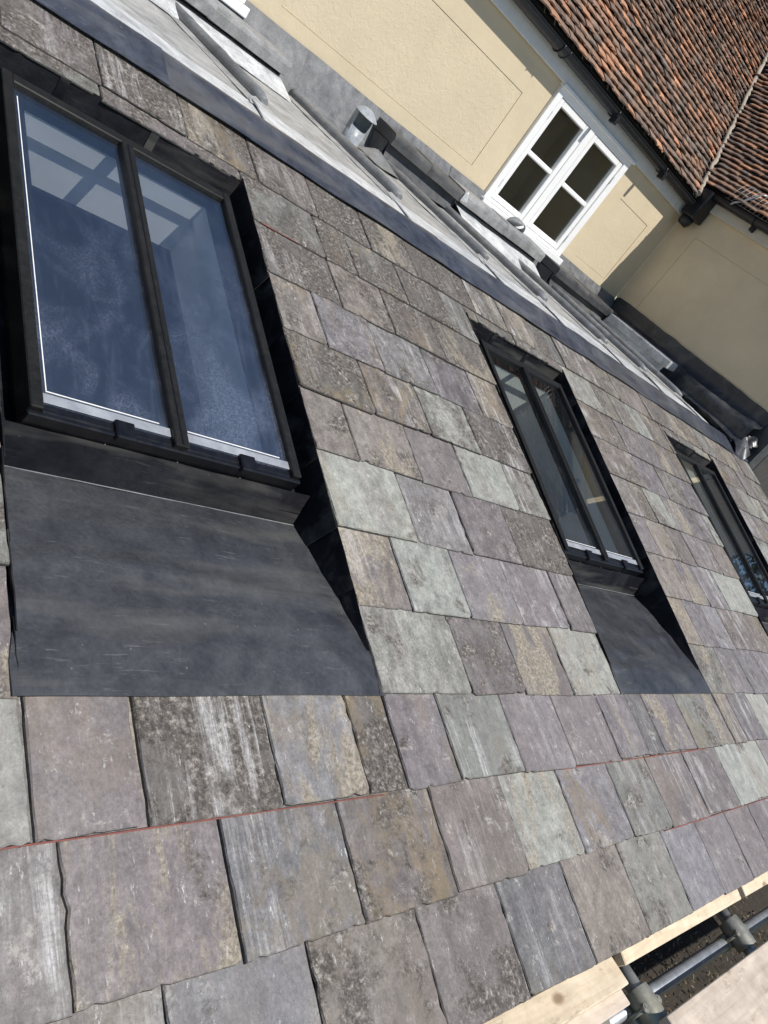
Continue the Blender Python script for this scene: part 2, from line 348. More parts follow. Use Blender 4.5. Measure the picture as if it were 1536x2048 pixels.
# ------------------------------------------------------------------ ground and the house below
bm = bmesh.new(); bmesh.ops.create_grid(bm, x_segments=60, y_segments=60, size=300)
for v in bm.verts: v.co.z = .15 * nz(v.co, .06)
gr = frombm('ground', bm, M['ground']); gr.location.z = -3.6; tag(gr, kind='structure')
hb = box('house_wall', -7, 6.0, -.56, 4.55, -3.75, -.62, M['brick'], None, .01)
tag(hb, 'brown brick wall of the building under the slate roof eaves', 'wall')

# ------------------------------------------------------------------ slate roof (local axes: x along courses, y up the slope, z out of the roof)
roof = empty('slate_roof', (0, 0, 0), (PITCH, 0, 0))
tag(roof, 'low pitched roof of old purple and green grey slates with three skylights', 'roof')
SKY = [-1.012, 1.318, 3.748]; SW, S0, S1 = .79, .65, 1.82
REC = [(-1.085, -.142), (1.254, 2.205), (3.682, 4.632)]; REC_TOP = 1.935
ROWS = {-3: -.76, -2: -.498, -1: -.243, 0: -.003, 1: .252, 2: .505, 3: .768, 4: 1.004, 5: 1.246, 6: 1.50, 7: 1.75, 8: 2.0}
XL, XR = -2.95, 5.93; TH, GA = .0085, .25
TON = {'P': (.185, .167, .178), 'B': (.192, .195, .210), 'G': (.335, .348, .315), 'D': (.125, .113, .102), 'N': (.168, .147, .142), 'T': (.235, .206, .184),
       'K': (.132, .133, .144), 'L': (.222, .211, .228), 'S': (.212, .216, .198), 'W': (.235, .226, .226)}
LIC = {'D': .95, 'N': .50, 'T': .40, 'G': .22, 'S': .50, 'W': .35}
# measured joints (x of the joint at the tail) and tone letters for the slates between them
JO = {-3: ([-.875, -.556, -.223, .101, .429, .782, 1.125, 1.441, 1.762], 'WBTNKTSLPP'),
      -2: ([-1.033, -.711, -.391, -.065, .258, .581, .92, 1.237, 1.60, 1.962, 2.248], 'WPBNNGLSPPGG'),
      -1: ([-1.077, -.867, -.545, -.28, -.137, .081, .404, .712, 1.037, 1.283, 1.43, 1.763, 2.069, 2.24, 2.413, 2.722], 'GPDBDPSPPPKPSPTPG'),
      0: ([-.142, .261, .559, .878, 1.254, 2.205, 2.56, 2.862], '.GNPG.SPP'),
      1: ([-.142, .093, .393, .704, 1.046, 1.254, 2.205, 2.42, 2.669, 2.912, 3.371, 3.682], '.PGPPP.TPLNT.'),
      2: ([-.142, .23, .538, .86, 1.254, 2.205, 2.577, 2.84, 3.154, 3.682], '.GWPD.TPPG.'),
      3: ([-.142, .054, .373, .673, 1.006, 1.254, 2.205, 2.42, 2.71, 2.948, 3.375, 3.682], '.TTNGS.PTNPT.'),
      4: ([-.142, .219, .534, .859, 1.254, 2.205, 2.437, 2.62, 2.882, 3.148, 3.567, 3.682], '.DTGD.TSGWPG.'),
      5: ([-.142, .068, .362, .69, 1.013, 1.254, 2.205, 2.685, 3.039, 3.371, 3.682], '.TLWPT.TPSP.'),
      6: ([-.142, .226, .529, .86, 1.254, 2.205, 2.529, 2.679, 3.186, 3.483, 3.682], '.DTND.TTPPN.'),
      7: ([-1.35, -1.05, -.70, -.142, .223, .404, .72, 1.04, 1.36, 1.70, 2.03, 2.205, 2.584, 2.82, 3.057, 3.30, 3.62, 3.95, 4.27, 4.60], 'SNSNSDSDSSSNGSSGNNSG'),
      8: ([-1.01, -.692, -.371, -.051, .257, .576, .89, 1.09, 1.36, 1.66, 1.98, 2.28, 2.789, 3.012, 3.503, 3.886, 4.20, 4.487, 4.80, 5.094, 5.503], 'NNDDNDDDDSTSTSTNTTSTST')}

def slate_mesh(w, L, r):
    """one slate: dressed chipped edges, bevelled tail, origin at the middle of the tail"""
    def jag(n, a, chip):
        out = []; o = r.uniform(0, 50)
        for i in range(n):
            v = a * noise.noise(Vector((o + i * .55, 0, 0))) * 1.6 + r.uniform(-.35, .35) * a
            if r.random() < chip: v += r.uniform(.002, .007)
            out.append(v)
        return out
    nb = max(7, int(w / .016)); ns = max(8, int(L / .024))
    skew = r.uniform(-.004, .004); cl = r.choice([0, 0, 0, 0, .004, .007, .012]); cr = r.choice([0, 0, 0, 0, .004, .007, .012])
    tb = jag(nb + 1, .0016, .05); tl = jag(ns, .0014, .05); tr = jag(ns, .0014, .05)
    loop = []
    for i in range(nb + 1):
        x = -w / 2 + w * i / nb; y = max(0, tb[i]) + skew * (i / nb - .5) * 2
        d = x + w / 2; e = w / 2 - x
        if d < cl: y += (cl - d) * .8
        if e < cr: y += (cr - e) * .8
        loop.append((x, y, 't'))
    for i in range(1, ns): loop.append((w / 2 - max(0, tr[i]), L * i / ns, 'r'))
    loop.append((w / 2, L, 'h')); loop.append((-w / 2, L, 'h'))
    for i in range(ns - 1, 0, -1): loop.append((-w / 2 + max(0, tl[i]), L * i / ns, 'l'))
    bm = bmesh.new(); n = len(loop); th = TH * r.uniform(.85, 1.25); o = r.uniform(0, 90)
    low = []; mid = []; top = []
    for k, (x, y, s) in enumerate(loop):
        b = .0012 + (.0055 if s in 'lr' else .0045) * abs(noise.noise(Vector((o + k * .8, 3, 0)))) + (r.uniform(0, .003) if s != 'h' else 0)
        ix = b * (1 if x < 0 else -1) if s in 'lrh' else b * .5 * (1 if x < 0 else -1) * (abs(x) / (w / 2)) ** 6
        iy = b if s == 't' else (-.0 if s == 'h' else 0)
        if k in (0, nb): ix = b * (1 if x < 0 else -1)
        low.append(bm.verts.new((x, y, 0))); mid.append(bm.verts.new((x + ix * .35, y + iy * .3, th * r.uniform(.45, .65)))); top.append(bm.verts.new((x + ix, y + iy, th)))
    bm.faces.new(top); bm.faces.new(low[::-1])
    for k in range(n):
        q = (k + 1) % n
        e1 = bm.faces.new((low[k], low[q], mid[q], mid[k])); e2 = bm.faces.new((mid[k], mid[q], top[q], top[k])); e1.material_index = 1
    bmesh.ops.triangulate(bm, faces=[f for f in bm.faces if len(f.verts) > 4])
    bmesh.ops.recalc_face_normals(bm, faces=bm.faces)
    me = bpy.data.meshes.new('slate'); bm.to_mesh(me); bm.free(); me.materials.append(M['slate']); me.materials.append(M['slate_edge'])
    return me
def in_rec(x, row):
    if row < 0 or row > 7: return None
    for a, b in REC:
        if a - .01 < x < b + .01: return (a, b)
    return None
slate_rng = random.Random(23)
def make_slate(x0, x1, row, ton, s_tail=None, length=None):
    r = slate_rng
    gap = r.choice([.0015, .002, .003, .004, .006]); w = (x1 - x0) - gap
    s = ROWS[row] + r.uniform(-.004, .004) if s_tail is None else s_tail
    L = (.56 if row < 8 else .40) if length is None else length
    me = slate_mesh(w, L, r); o = bpy.data.objects.new('slate', me); col.objects.link(o); o.parent = roof
    u = s - (ROWS[row])
    o.location = ((x0 + x1) / 2, s, .003 + r.uniform(-.0008, .0022) - max(0, u) * TH / GA)
    o.rotation_euler = (-math.atan(TH / GA) + r.uniform(-.004, .001), r.uniform(-.005, .005), r.uniform(-.006, .006))
    lift = r.choice([0, 0, .001, .002, .003, .005]) * (1.0 if row > 3 else .5); o.location.z += lift; o.rotation_euler.x -= lift / .33
    t = TON[ton]; k = r.uniform(.86, 1.14) * (.96 if row < 4 else .84); h = r.uniform(-.006, .006)
    o.color = (max(.02, t[0] * k + h), t[1] * k, max(.02, t[2] * k - h), 1)
    o['lichen_amount'] = min(1, max(0, LIC.get(ton, .22) + r.uniform(-.12, .16) + (.36 if row >= 6 else .26 if row >= 4 else .10)))
    o['ochre_amount'] = r.choice([0, 0, .1, .25, .5, .8]) if ton in 'TNLBDS' else r.choice([0, 0, 0, .3])
    o['weather_amount'] = r.uniform(.05, .5) if row < 0 else r.uniform(.15, .65) if row < 4 else r.uniform(.6, 1.1)
    o['tan_amount'] = r.choice([0, 0, 0, .3, .6, .9]) if not (row == -2 and abs(x0 + 1.033) < .01) else 1.1
    o['streak_amount'] = r.choice([.1, .2, .35, .5, .9]) + (.3 if ton == 'W' else 0)
    return o
for row in sorted(ROWS):
    js, tn = JO[row]
    lst = [(js[k], js[k + 1], tn[k + 1] if k + 1 < len(tn) else 'P') for k in range(len(js) - 1)]
    x = js[0]; ton = tn[0]
    while x > XL + .10:
        a = max(XL, x - .318 + U(-.012, .012)); lst.insert(0, (a, x, ton if ton != '.' else rng.choice('PSGNTW'))); x = a; ton = rng.choice('PSGNTW')
    x = js[-1]; ton = tn[len(js)] if len(tn) > len(js) else '.'
    while x < XR - .06:
        b = min(XR, x + U(.28, .33)); lst.append((x, b, ton if ton != '.' else rng.choice('PTSNPTGL'))); x = b; ton = '.'
    if 0 <= row <= 7:                              # the recesses interrupt these courses
        out = []
        for (a, b, t) in lst:
            pcs = [a] + sorted(e for rc in REC for e in rc if a + .045 < e < b - .045) + [b]
            out += [(p, q, t) for p, q in zip(pcs, pcs[1:])]
        lst = out
    for (x0, x1, ton) in lst:
        if ton == '.': ton = rng.choice('PSNTG')
        m_ = (x0 + x1) / 2
        rc = next((q for q in REC if q[0] < m_ < q[1]), None)
        if rc and 0 <= row <= 7:
            if row == 7: make_slate(x0, x1, row, ton, REC_TOP + U(-.004, .004), .36)
            continue
        if 0 <= row <= 7 and not rc:
            for q in REC:
                x1 = q[0] if abs(x1 - q[0]) < .05 else x1; x0 = q[1] if abs(x0 - q[1]) < .05 else x0
        if 0 <= row <= 6:
            for q in REC: x0 = q[1] if q[0] < x0 < q[1] else x0; x1 = q[0] if q[0] < x1 < q[1] else x1
        under = row == -1 and rc is not None or (row == -1 and any(x0 < e < x1 for q in REC for e in q))
        make_slate(x0, x1, row, ton, None, .34 if under else None)
# boarding under the slates, cut round the recesses
bm = bmesh.new()
cuts = [(XL - .02, REC[0][0])] + [(REC[i][1], REC[i + 1][0]) for i in range(2)] + [(REC[2][1], XR - .01)]
for a, b in cuts: addbox(bm, a, b, -.72, 2.42, -.12, -.034)
for a, b in REC: addbox(bm, a, b, -.72, .02, -.12, -.034); addbox(bm, a, b, REC_TOP + .03, 2.42, -.12, -.034)
frombm('boarding', bm, M['underlay'], roof)
box('verge_board', XR - .005, XR + .02, -.74, 2.38, -.15, -.012, M['wood_dark'], roof, .003)

# ------------------------------------------------------------------ skylights in their lead-lined recesses
which = ['nearest', 'middle', 'farthest']
def skylight(i):
    x0 = SKY[i]; x1 = x0 + SW; a, b = REC[i]
    sk = empty('roof_skylight', (0, 0, 0), (PITCH, 0, 0))
    tag(sk, ['large nearest skylight with two blue reflecting panes in a black frame', 'middle skylight of the three, dark striped reflections in its two panes',
             'farthest skylight near the right edge, narrow grey panes in a black frame'][i], 'skylight', 'skylights set in the slate roof')
    BW = .031
    # frame bars
    box('frame_bar', x0, x0 + BW, S0, S1, -.07, 0, M['frame'], sk, .003); box('frame_bar', x1 - BW, x1, S0, S1, -.07, 0, M['frame'], sk, .003)
    box('frame_bar', x0 + BW, x1 - BW, S1 - .036, S1, -.07, -.001, M['frame'], sk, .003)
    bb = box('bottom_rail', x0 + BW, x1 - BW, S0 + .001, S0 + .022, -.07, -.014, M['frame_black'], sk, .003)
    xm = x0 + SW * .487; box('glazing_bar', xm - .021, xm + .021, S0 - .004, S1 - .036, -.045, .003, M['frame'], sk, .003)
    box('glazing_bar_groove', xm - .002, xm + .002, S0, S1 - .04, .0025, .0046, M['frame_black'], sk, 0)
    # drip skirt in front and sides of the frame below
    fs = box('front_skirt', x0 - .002, x1 + .002, S0 - .014, S0 - .001, -.085, -.012, M['frame_black'], sk, .003)
    for (p0, p1) in ((x0 + BW, xm - .021), (xm + .021, x1 - BW)):
        gp = box('pane', p0, p1, S0 + .022, S1 - .036, -.020, -.014, M['glass'] if i == 0 else M['glass2'], sk, 0)
        st = box('silver_strip', p0 + .001, p1 - .001, S0 + .026, S0 + .052, -.0135, -.0105, M['silver'], gp, .001)
        st = box('white_bead', p0 + .012, p1 - .03, S0 + .058, S0 + .0605, -.0135, -.0120, M['white_bead'], gp, 0)
        cx = p0 + (p1 - p0) * (.60 if p0 < xm - .1 else .55)
        box('glass_clip', cx - .026, cx + .026, S0 - .022, S0 + .030, -.026, -.002, M['frame_black'], gp, .004)
        if p0 < xm - .1: box('white_bead', p0 + .012, p0 + .0145, S0 + .06, S1 - .08, -.0135, -.0120, M['white_bead'], gp, 0)
    for k in range(3):
        bx = x0 + .2 + k * .2; tube('bolt', [(bx, S0 - .013, -.055), (bx, S0 - .019, -.055)], .006, M['frame_black'], fs, 8)
    # painted light shaft with trim, and the dim room below
    e = .010; sx0, sx1, ss0, ss1 = x0 + .05, x1 - .05, S0 + .05, 1.802
    def wall(nm, A, m, z0, z1):
        bm = bmesh.new(); addbox(bm, *A, z0, z1); return frombm(nm, bm, m, sk)
    for nm, m, z0, z1, in_ in (('reveal', M['reveal'], -.305, -.0665, 0), ('reveal_trim', M['reveal'], -.142, -.0668, .015)):
        t = .03 if in_ == 0 else .0155
        wall(nm, (sx0 - t + in_, sx1 + t - in_, ss1 - in_, ss1 + t - in_), m, z0, z1)
        wall(nm, (sx0 - t + in_, sx1 + t - in_, ss0 - t + in_, ss0 + in_), m, z0, z1)
        wall(nm, (sx0 - t + in_, sx0 + in_, ss0 + in_, ss1 - in_), m, z0, z1)
        wall(nm, (sx1 - in_, sx1 + t - in_, ss0 + in_, ss1 - in_), m, z0, z1)
    for q in ((sx0 - .02, sx0 + .016, ss0 - .02, ss1 + .0), (sx1 - .016, sx1 + .02, ss0 - .02, ss1), (sx0 + .016, sx1 - .016, ss1 - .016, ss1 + .004), (sx0 + .016, sx1 - .016, ss0 - .02, ss0 + .016)): wall('spacer', q, M['frame_black'], -.0660, -.0215)
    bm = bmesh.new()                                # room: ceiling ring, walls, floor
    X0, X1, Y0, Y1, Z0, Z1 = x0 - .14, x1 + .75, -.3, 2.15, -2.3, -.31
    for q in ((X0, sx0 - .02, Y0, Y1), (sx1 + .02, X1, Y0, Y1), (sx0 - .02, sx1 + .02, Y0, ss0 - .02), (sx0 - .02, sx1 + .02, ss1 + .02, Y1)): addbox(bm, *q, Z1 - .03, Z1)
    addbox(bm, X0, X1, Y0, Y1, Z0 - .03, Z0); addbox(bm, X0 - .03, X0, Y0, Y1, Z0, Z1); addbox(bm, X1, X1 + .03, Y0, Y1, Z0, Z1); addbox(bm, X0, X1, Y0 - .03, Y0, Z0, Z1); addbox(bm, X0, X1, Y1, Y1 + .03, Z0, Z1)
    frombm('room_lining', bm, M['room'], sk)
    # lead work of the recess
    ld = empty('lead_flashing', (0, 0, 0), (PITCH, 0, 0))
    tag(ld, ['wide dark lead apron and cheeks below the large nearest skylight', 'dark lead apron and cheeks below the middle skylight', 'dark lead flashing round the farthest skylight'][i], 'lead flashing', 'lead flashings of the skylights')
    CS, CN = .575, -.135                            # crease at the foot of the upstand
    def apron(u, v):
        s = -.004 + v * (CS + .004); x = a + .002 + u * (b - a - .004)
        n = .0155 if s < .105 else .0155 + (CN - .0155) * ((s - .105) / (CS - .105))
        k = max(0, min(1, (s - .06) / .09)); n -= .004 * math.sin(math.pi * min(1, max(0, (s - .03) / .15)))
        if u < .004 or u > .996: pass
        if s < .12: x += (u - .5) * .03 * (1 - k)
        n += .0060 * nz((x, s, 0), 3.2, i * 7) + .0050 * nz((x * .5, s * 1.6, 0), 7, i * 3) + .0015 * nz((x, s, 1), 22) * (.3 + .7 * min(1, v * 3))
        n += .004 * math.exp(-((s - .30 - .02 * math.sin(x * 6)) / .02) ** 2)
        return Vector((x, s, n))
    sheet('apron', apron, 56, 44, .0035, M['lead'], ld)
    def ups(u, v):
        p = Vector((a + .004 + u * (b - a - .008), CS + v * .055, CN + v * .085)); p.y += .004 * nz(p, 9, 5); return p
    sheet('upstand', ups, 30, 4, .004, M['lead_black'], ld)
    tube('crease_lip', [(a + .01 + (b - a - .02) * k / 20, CS - .002, CN + .003 + .001 * nz((k, 0, 0), .7)) for k in range(21)], .0016, M['lead_mid'], ld, 6)
    # recess floor beside and above the frame
    bm = bmesh.new(); addbox(bm, a, x0 + .02, CS + .02, REC_TOP + .03, -.14, -.10); addbox(bm, x1 - .02, b, CS + .02, REC_TOP + .03, -.14, -.10); addbox(bm, x0 + .02, x1 - .02, S1 - .03, REC_TOP + .03, -.14, -.085)
    addbox(bm, x0 + .004, x1 - .004, CS + .055, S0 + .05, -.12, -.0705)
    addbox(bm, x0 + .003, x0 + .035, S0 + .05, S1 - .02, -.12, -.0705); addbox(bm, x1 - .035, x1 - .003, S0 + .05, S1 - .02, -.12, -.0705); addbox(bm, x0 + .003, x1 - .003, S1 - .03, S1 - .001, -.12, -.0715)
    frombm('back_gutter', bm, M['lead_black'], ld)
    # cheeks: lead soakers lapped course by course
    ss = [.0, .12, .30, .49, .73, .97, 1.21, 1.46, 1.71, REC_TOP + .02]
    for side, xx, sg in (('r', b, -1), ('l', a, 1)):
        for k in range(len(ss) - 1):
            p, q = ss[k], ss[k + 1] + .025
            def ck(u, v, p=p, q=q, k=k):
                s = p + u * (q - p); s = min(s, REC_TOP + .02)
                low = (.008 if s < .105 else .0 + (CN - .006) * min(1, (s - .105) / (CS - .105))) - .012
                n = low + v * (.013 - low)
                lean = .014 * (1 - v) + .004 * nz((s, v, k), 7) + (.0035 if u < .5 else 0) * (1 - u)
                return Vector((xx + sg * (lean + .0018 * (k % 2)), s, n))
            sheet('soaker', ck, 8, 5, .0025, M['lead_black'], ld)
    def bk(u, v): return Vector((a + u * (b - a), REC_TOP + .012 - .03 * v + .003 * nz((u * 8, v, 0), 2), .004 - v * .10))
    sheet('back_upstand', bk, 16, 4, .0025, M['lead_black'], ld)
    for k in range(1, 3):
        px = a + (b - a) * (k / 3.0 - .06); sheet('back_lap', lambda u, v, px=px: Vector((px + u * .03, REC_TOP + .009 - .03 * v, .004 - v * .095)), 3, 3, .003, M['lead_black'], ld)
for i in range(3): skylight(i)

# red chalk marks left along the tails of three courses
def chalk(xa, xb, row, label, z=.0075):
    pts = []; n = max(6, int((xb - xa) / .03))
    for k in range(n + 1):
        x = xa + (xb - xa) * k / n; pts.append((x, ROWS[row] - .0035 + .0016 * nz((x, row, 0), 6), z + .0008 * nz((x, 2, row), 9)))
    o = tube('chalk_line', pts, [.0027 * (.55 + 1.0 * abs(nz((p[0], 5, row), 5))) for p in pts], M['red'], None, 6)
    o.rotation_euler = (PITCH, 0, 0); tag(o, label, 'chalk line', 'red chalk lines along slate tails')
chalk(-1.35, -.23, -1, 'red chalk line below the dark lichen slate at lower left')
chalk(.62, 1.86, -1, 'thin red chalk line two courses above the eaves, under the middle skylight')
chalk(1.16, 2.35, -2, 'red chalk line one course above the eaves at right edge')
chalk(-.11, .08, 7, 'short red chalk mark beside the top corner of the nearest skylight', .010)

# ------------------------------------------------------------------ lead over the top edge of the slates and the flat lead roof behind
DK = math.tan(R(1.5)); YC, ZC = 2.43 * CT, 2.43 * ST
def deckz(y): return .787 + (y - 2.30) * DK
rf = empty('ridge_flashing'); tag(rf, 'dark blue grey lead strip dressed over the top edge of slates', 'lead flashing')
js = [-2.95, -1.5, -.44, 1.21, 2.84, 4.72, 5.95]
for k in range(len(js) - 1):
    xa, xb = js[k] - .012, js[k + 1] + .03
    def strip(u, v, xa=xa, xb=xb, k=k):
        x = xa + u * (xb - xa)
        lift = .0025 * (1 if u > .9 else 0) + .004 * k % .005
        if v < .6:
            q = v / .6; s = 2.238 + .012 * nz((x, 0, 3), 3.5) * (1 - q) + q * (2.425 - 2.238); n = .016 + lift + .0035 * nz((x, s * 2, 0), 5) + .006 * q
            n += .004 * math.sin(x * 9 + k) * (1 - q) * .6
            return Vector((x, s * CT - n * ST, s * ST + n * CT))
        q = (v - .6) / .4; n = .022 + lift
        p = Vector((x, 2.425 * CT - n * ST, 2.425 * ST + n * CT)); y = p.y + q * .06
        return Vector((x, y, p.z + .006 * math.sin(math.pi * q * .8) * 1.0 - q * .004 + .002 * nz((x, y, 0), 6)))
    sheet('lead_strip', strip, 30, 15, .003, M['lead_navy'], rf)

dk = empty('lead_flat_roof'); tag(dk, 'pale weathered lead flat roof with rounded rolls between slates and house', 'lead roof')
rolls = [-1.5, -.62, .30, 1.27, 2.12, 2.85, 3.78, 4.52, 5.30]
yf, yb = 2.80, 4.30
bays = [-2.9] + rolls + [5.56]
for k in range(len(bays) - 1):
    xa, xb = bays[k], bays[k + 1]
    def bay(u, v, xa=xa, xb=xb, k=k):
        x = xa - .09 + u * (xb - xa); y = 2.62 + v * (yb - 2.62); return Vector((x, y, deckz(y) + .005 + .0045 * nz((x, y, k), 2.5) + .0025 * nz((x, y, k), 10)))
    sheet('lead_sheet', bay, 14, 18, .003, M['lead_deck'], dk)
    def edge(u, v, xa=xa, xb=xb, k=k):
        x = xa - .09 + u * (xb - xa + .03); x -= (1 - v) * .10 * 1.0; y = 2.325 + v * .40 + .02 * math.sin(u * 3 + k)
        return Vector((x, y, deckz(y) + .0075 + .012 * (1 - u) ** 2 + .006 * nz((x, y, k), 4) * v - .010 * (1 - v) ** 3))
    sheet('lead_edge_sheet', edge, 16, 10, .006, M['lead_pale'], dk)
for k, x in enumerate(rolls):
    pts = []; rd = []
    for q in range(24):
        t = q / 23; y = yf - .02 + t * (yb - yf); pts.append((x + .004 * nz((y, k, 0), 4), y, deckz(y) + .032 + .003 * nz((y, 1, k), 6)))
        rd.append(.034 * (min(1, .55 + t * 9) if t < .05 else 1) + (.002 if q in (9, 17) else 0))
    tube('lead_roll', pts, rd, M['lead_mid'], dk, 18)
    def wing(u, v, x=x, k=k):
        y = yf - .10 + v * (yb - yf + .1); xx = x - .105 + u * .09 + .004 * nz((y, k, 2), 3); return Vector((xx, y, deckz(y) + .0095 + .010 * u + .002 * nz((xx, y, 0), 7)))
    sheet('splash_lap', wing, 4, 16, .004, M['lead_deck'], dk)
    def boss(u, v, x=x, k=k):
        a = (u - .5) * 2; y = yf - .14 + v * .17; return Vector((x + a * (.06 + .07 * (1 - v)), y, deckz(y) + .014 + .022 * v * v * math.exp(-(a * 1.6) ** 2)))
    sheet('roll_end_dressing', boss, 10, 8, .003, M['lead_deck'], dk)
box('deck_base', -2.95, 5.92, 2.31, 4.5, .50, .772, M['underlay'], dk, 0)

# ------------------------------------------------------------------ cream rendered house wall with panels
XW, YW = 5.92, 4.50
def panelled_wall(name, label, along, panels, a0, a1, z0, z1, holes=(), ms=None):
    """wall with raised smooth borders; panels (a,b,zlo,zhi) are recessed textured fields, each its own part"""
    w = empty(name); tag(w, label, 'wall')
    face = YW if along == 'x' else XW
    def bx(nm, a, b, zl, zh, d0, d1, m, bev):
        if along == 'x': return box(nm, a, b, face + d0, face + d1, zl, zh, m, w, bev)
        return box(nm, face + d0, face + d1, a, b, zl, zh, m, w, bev)
    allc = list(panels) + list(holes)
    edges_a = sorted(set([a0, a1] + [p[0] for p in allc] + [p[1] for p in allc]))
    bm = bmesh.new()
    for q, r_ in zip(edges_a, edges_a[1:]):
        cut = [p for p in allc if p[0] <= q + 1e-6 and p[1] >= r_ - 1e-6]
        spans = [(z0, cut[0][2]), (cut[0][3], z1)] if cut else [(z0, z1)]
        for s in spans:
            if along == 'x': addbox(bm, q, r_, face, face + .2, s[0], s[1])
            else: addbox(bm, face, face + .2, q, r_, s[0], s[1])
    bmesh.ops.remove_doubles(bm, verts=bm.verts, dist=1e-5)
    frombm('render_border', bm, (ms or (M['render'], M['render_pebble']))[0], w)
    for p in panels: bx('textured_panel', p[0] + .0006, p[1] - .0006, p[2] + .0006, p[3] - .0006, .0035, .2, (ms or (M['render'], M['render_pebble']))[1], .003)
    return w
WIN = (3.40, 4.70, 1.085, 2.16); WIN0 = (-.51, .79, 1.085, 2.16)
mw = panelled_wall('rendered_wall', 'sunlit cream rendered house wall with textured panels behind the lead roof', 'x',
                   [(-3.2, -.75, 1.245, 1.90), (1.02, 3.115, 1.245, 1.90), (4.925, 5.545, 1.224, 1.876)], -5, XW, .6, 2.45, [(w[0] + .03, w[1] - .03, w[2] + .03, w[3] - .03) for w in (WIN0, WIN)])
rw = panelled_wall('rendered_wall', 'shaded cream rendered return wall at the right edge', 'y', [(2.45, 4.205, 1.20, 2.078)], 2.10, YW - .001, 1.17, 2.62, (), (M['render_bounce'], M['render_bounce']))
box('wall_foot', XW + .004, XW + .2, 2.11, YW - .01, .3, 1.169, M['lead_dark'], rw, 0)
bm = bmesh.new(); GP = [(XW + .19, -3.5), (XW + .19, 2.60), (8.28, 5.10), (10.7, 2.60), (10.7, -3.5)]
A = [bm.verts.new((x, 2.105, z)) for x, z in GP]; B = [bm.verts.new((x, 2.30, z)) for x, z in GP]; bm.faces.new(A); bm.faces.new(B[::-1])
for k in range(5): bm.faces.new((A[k], B[k], B[(k + 1) % 5], A[(k + 1) % 5]))
frombm('unseen_gable_end', bm, M['gable'], rw)  # unseen gable, shaped for what the skylights reflect
box('plinth', XW + .10, XW + .8, -1.2, 2.09, -3.5, .30, M['brick'], rw, .01)

# ------------------------------------------------------------------ casement windows
def casement(wx, label):
    X0, X1, Z0, Z1 = wx; w = empty('casement_window', ((X0 + X1) / 2, YW, Z0)); tag(w, label, 'window', 'white casement windows in the cream wall')
    ox, oz = -(X0 + X1) / 2, -Z0
    def bx(nm, a, b, zl, zh, y0, y1, m, p, bev=.004): return box(nm, a + ox, b + ox, y0, y1, zl + oz, zh + oz, m, p, bev)
    F = -.035
    fr = bx('frame', X0, X0 + .072, Z0 + .03, Z1, F, .08, M['white'], w); bx('frame', X1 - .085, X1, Z0 + .03, Z1, F, .08, M['white'], w)
    bx('frame', X0 + .072, X1 - .085, Z1 - .07, Z1, F, .08, M['white'], w); bx('frame', X0 + .072, X1 - .085, Z0 + .03, Z0 + .06, F, .08, M['white'], w)
    bx('head_drip', X0 - .012, X1 + .012, Z1 - .018, Z1 + .012, F - .03, .02, M['white'], w)
    bx('sill', X0 - .03, X1 + .03, Z0 - .035, Z0 + .028, F - .05, .06, M['white'], w, .006)
    bx('frame', X0 + .575, X0 + .655, Z0 + .06, Z1 - .07, F + .006, .08, M['white'], w)
    for (a, b) in ((X0 + .076, X0 + .571), (X0 + .659, X1 - .089)):
        sa = empty('sash', parent=w)
        za, zb = Z0 + .063, Z1 - .073; G_ = .058; y0, y1 = F + .008, .03
        bx('stile', a, a + G_, za, zb, y0, y1, M['white'], sa, .006); bx('stile', b - G_, b, za, zb, y0, y1, M['white'], sa, .006)
        bx('rail', a + G_, b - G_, za, za + .05, y0 + .001, y1, M['white'], sa, .006); bx('rail', a + G_, b - G_, zb - .055, zb, y0 + .001, y1, M['white'], sa, .006)
        zm = (za + .05 + zb - .055) / 2; bx('glazing_bar', a + G_, b - G_, zm - .02, zm + .02, y0 + .004, y1, M['white'], sa, .006)
        for (q, r_) in ((za + .05, zm - .02), (zm + .02, zb - .055)): bx('pane', a + G_ + .001, b - G_ - .001, q + .001, r_ - .001, .012, .016, M['glass_wall'], sa, 0)
        hx = a - .004 if a < X0 + .3 else b + .004
        for hz in (za + .14, zb - .16): bx('hinge', hx - .006, hx + .006, hz - .035, hz + .035, F - .006, F + .004, M['fascia'], sa, .002)
    bm = bmesh.new(); q = (X0 + .05 + ox, X1 - .05 + ox)
    addbox(bm, q[0], q[1], .9, .92, 0, Z1 - Z0); addbox(bm, q[0] - .02, q[0], .09, .92, 0, Z1 - Z0); addbox(bm, q[1], q[1] + .02, .09, .92, 0, Z1 - Z0); addbox(bm, q[0], q[1], .09, .92, -.02, 0); addbox(bm, q[0], q[1], .09, .92, Z1 - Z0, Z1 - Z0 + .02)
    frombm('room_lining', bm, M['room_dark'], w)
    return w

casement(WIN, 'white two sash casement window with four panes beside the valley of the tiled roofs')
casement(WIN0, 'white casement window at the top left edge, only its sill corner in view')

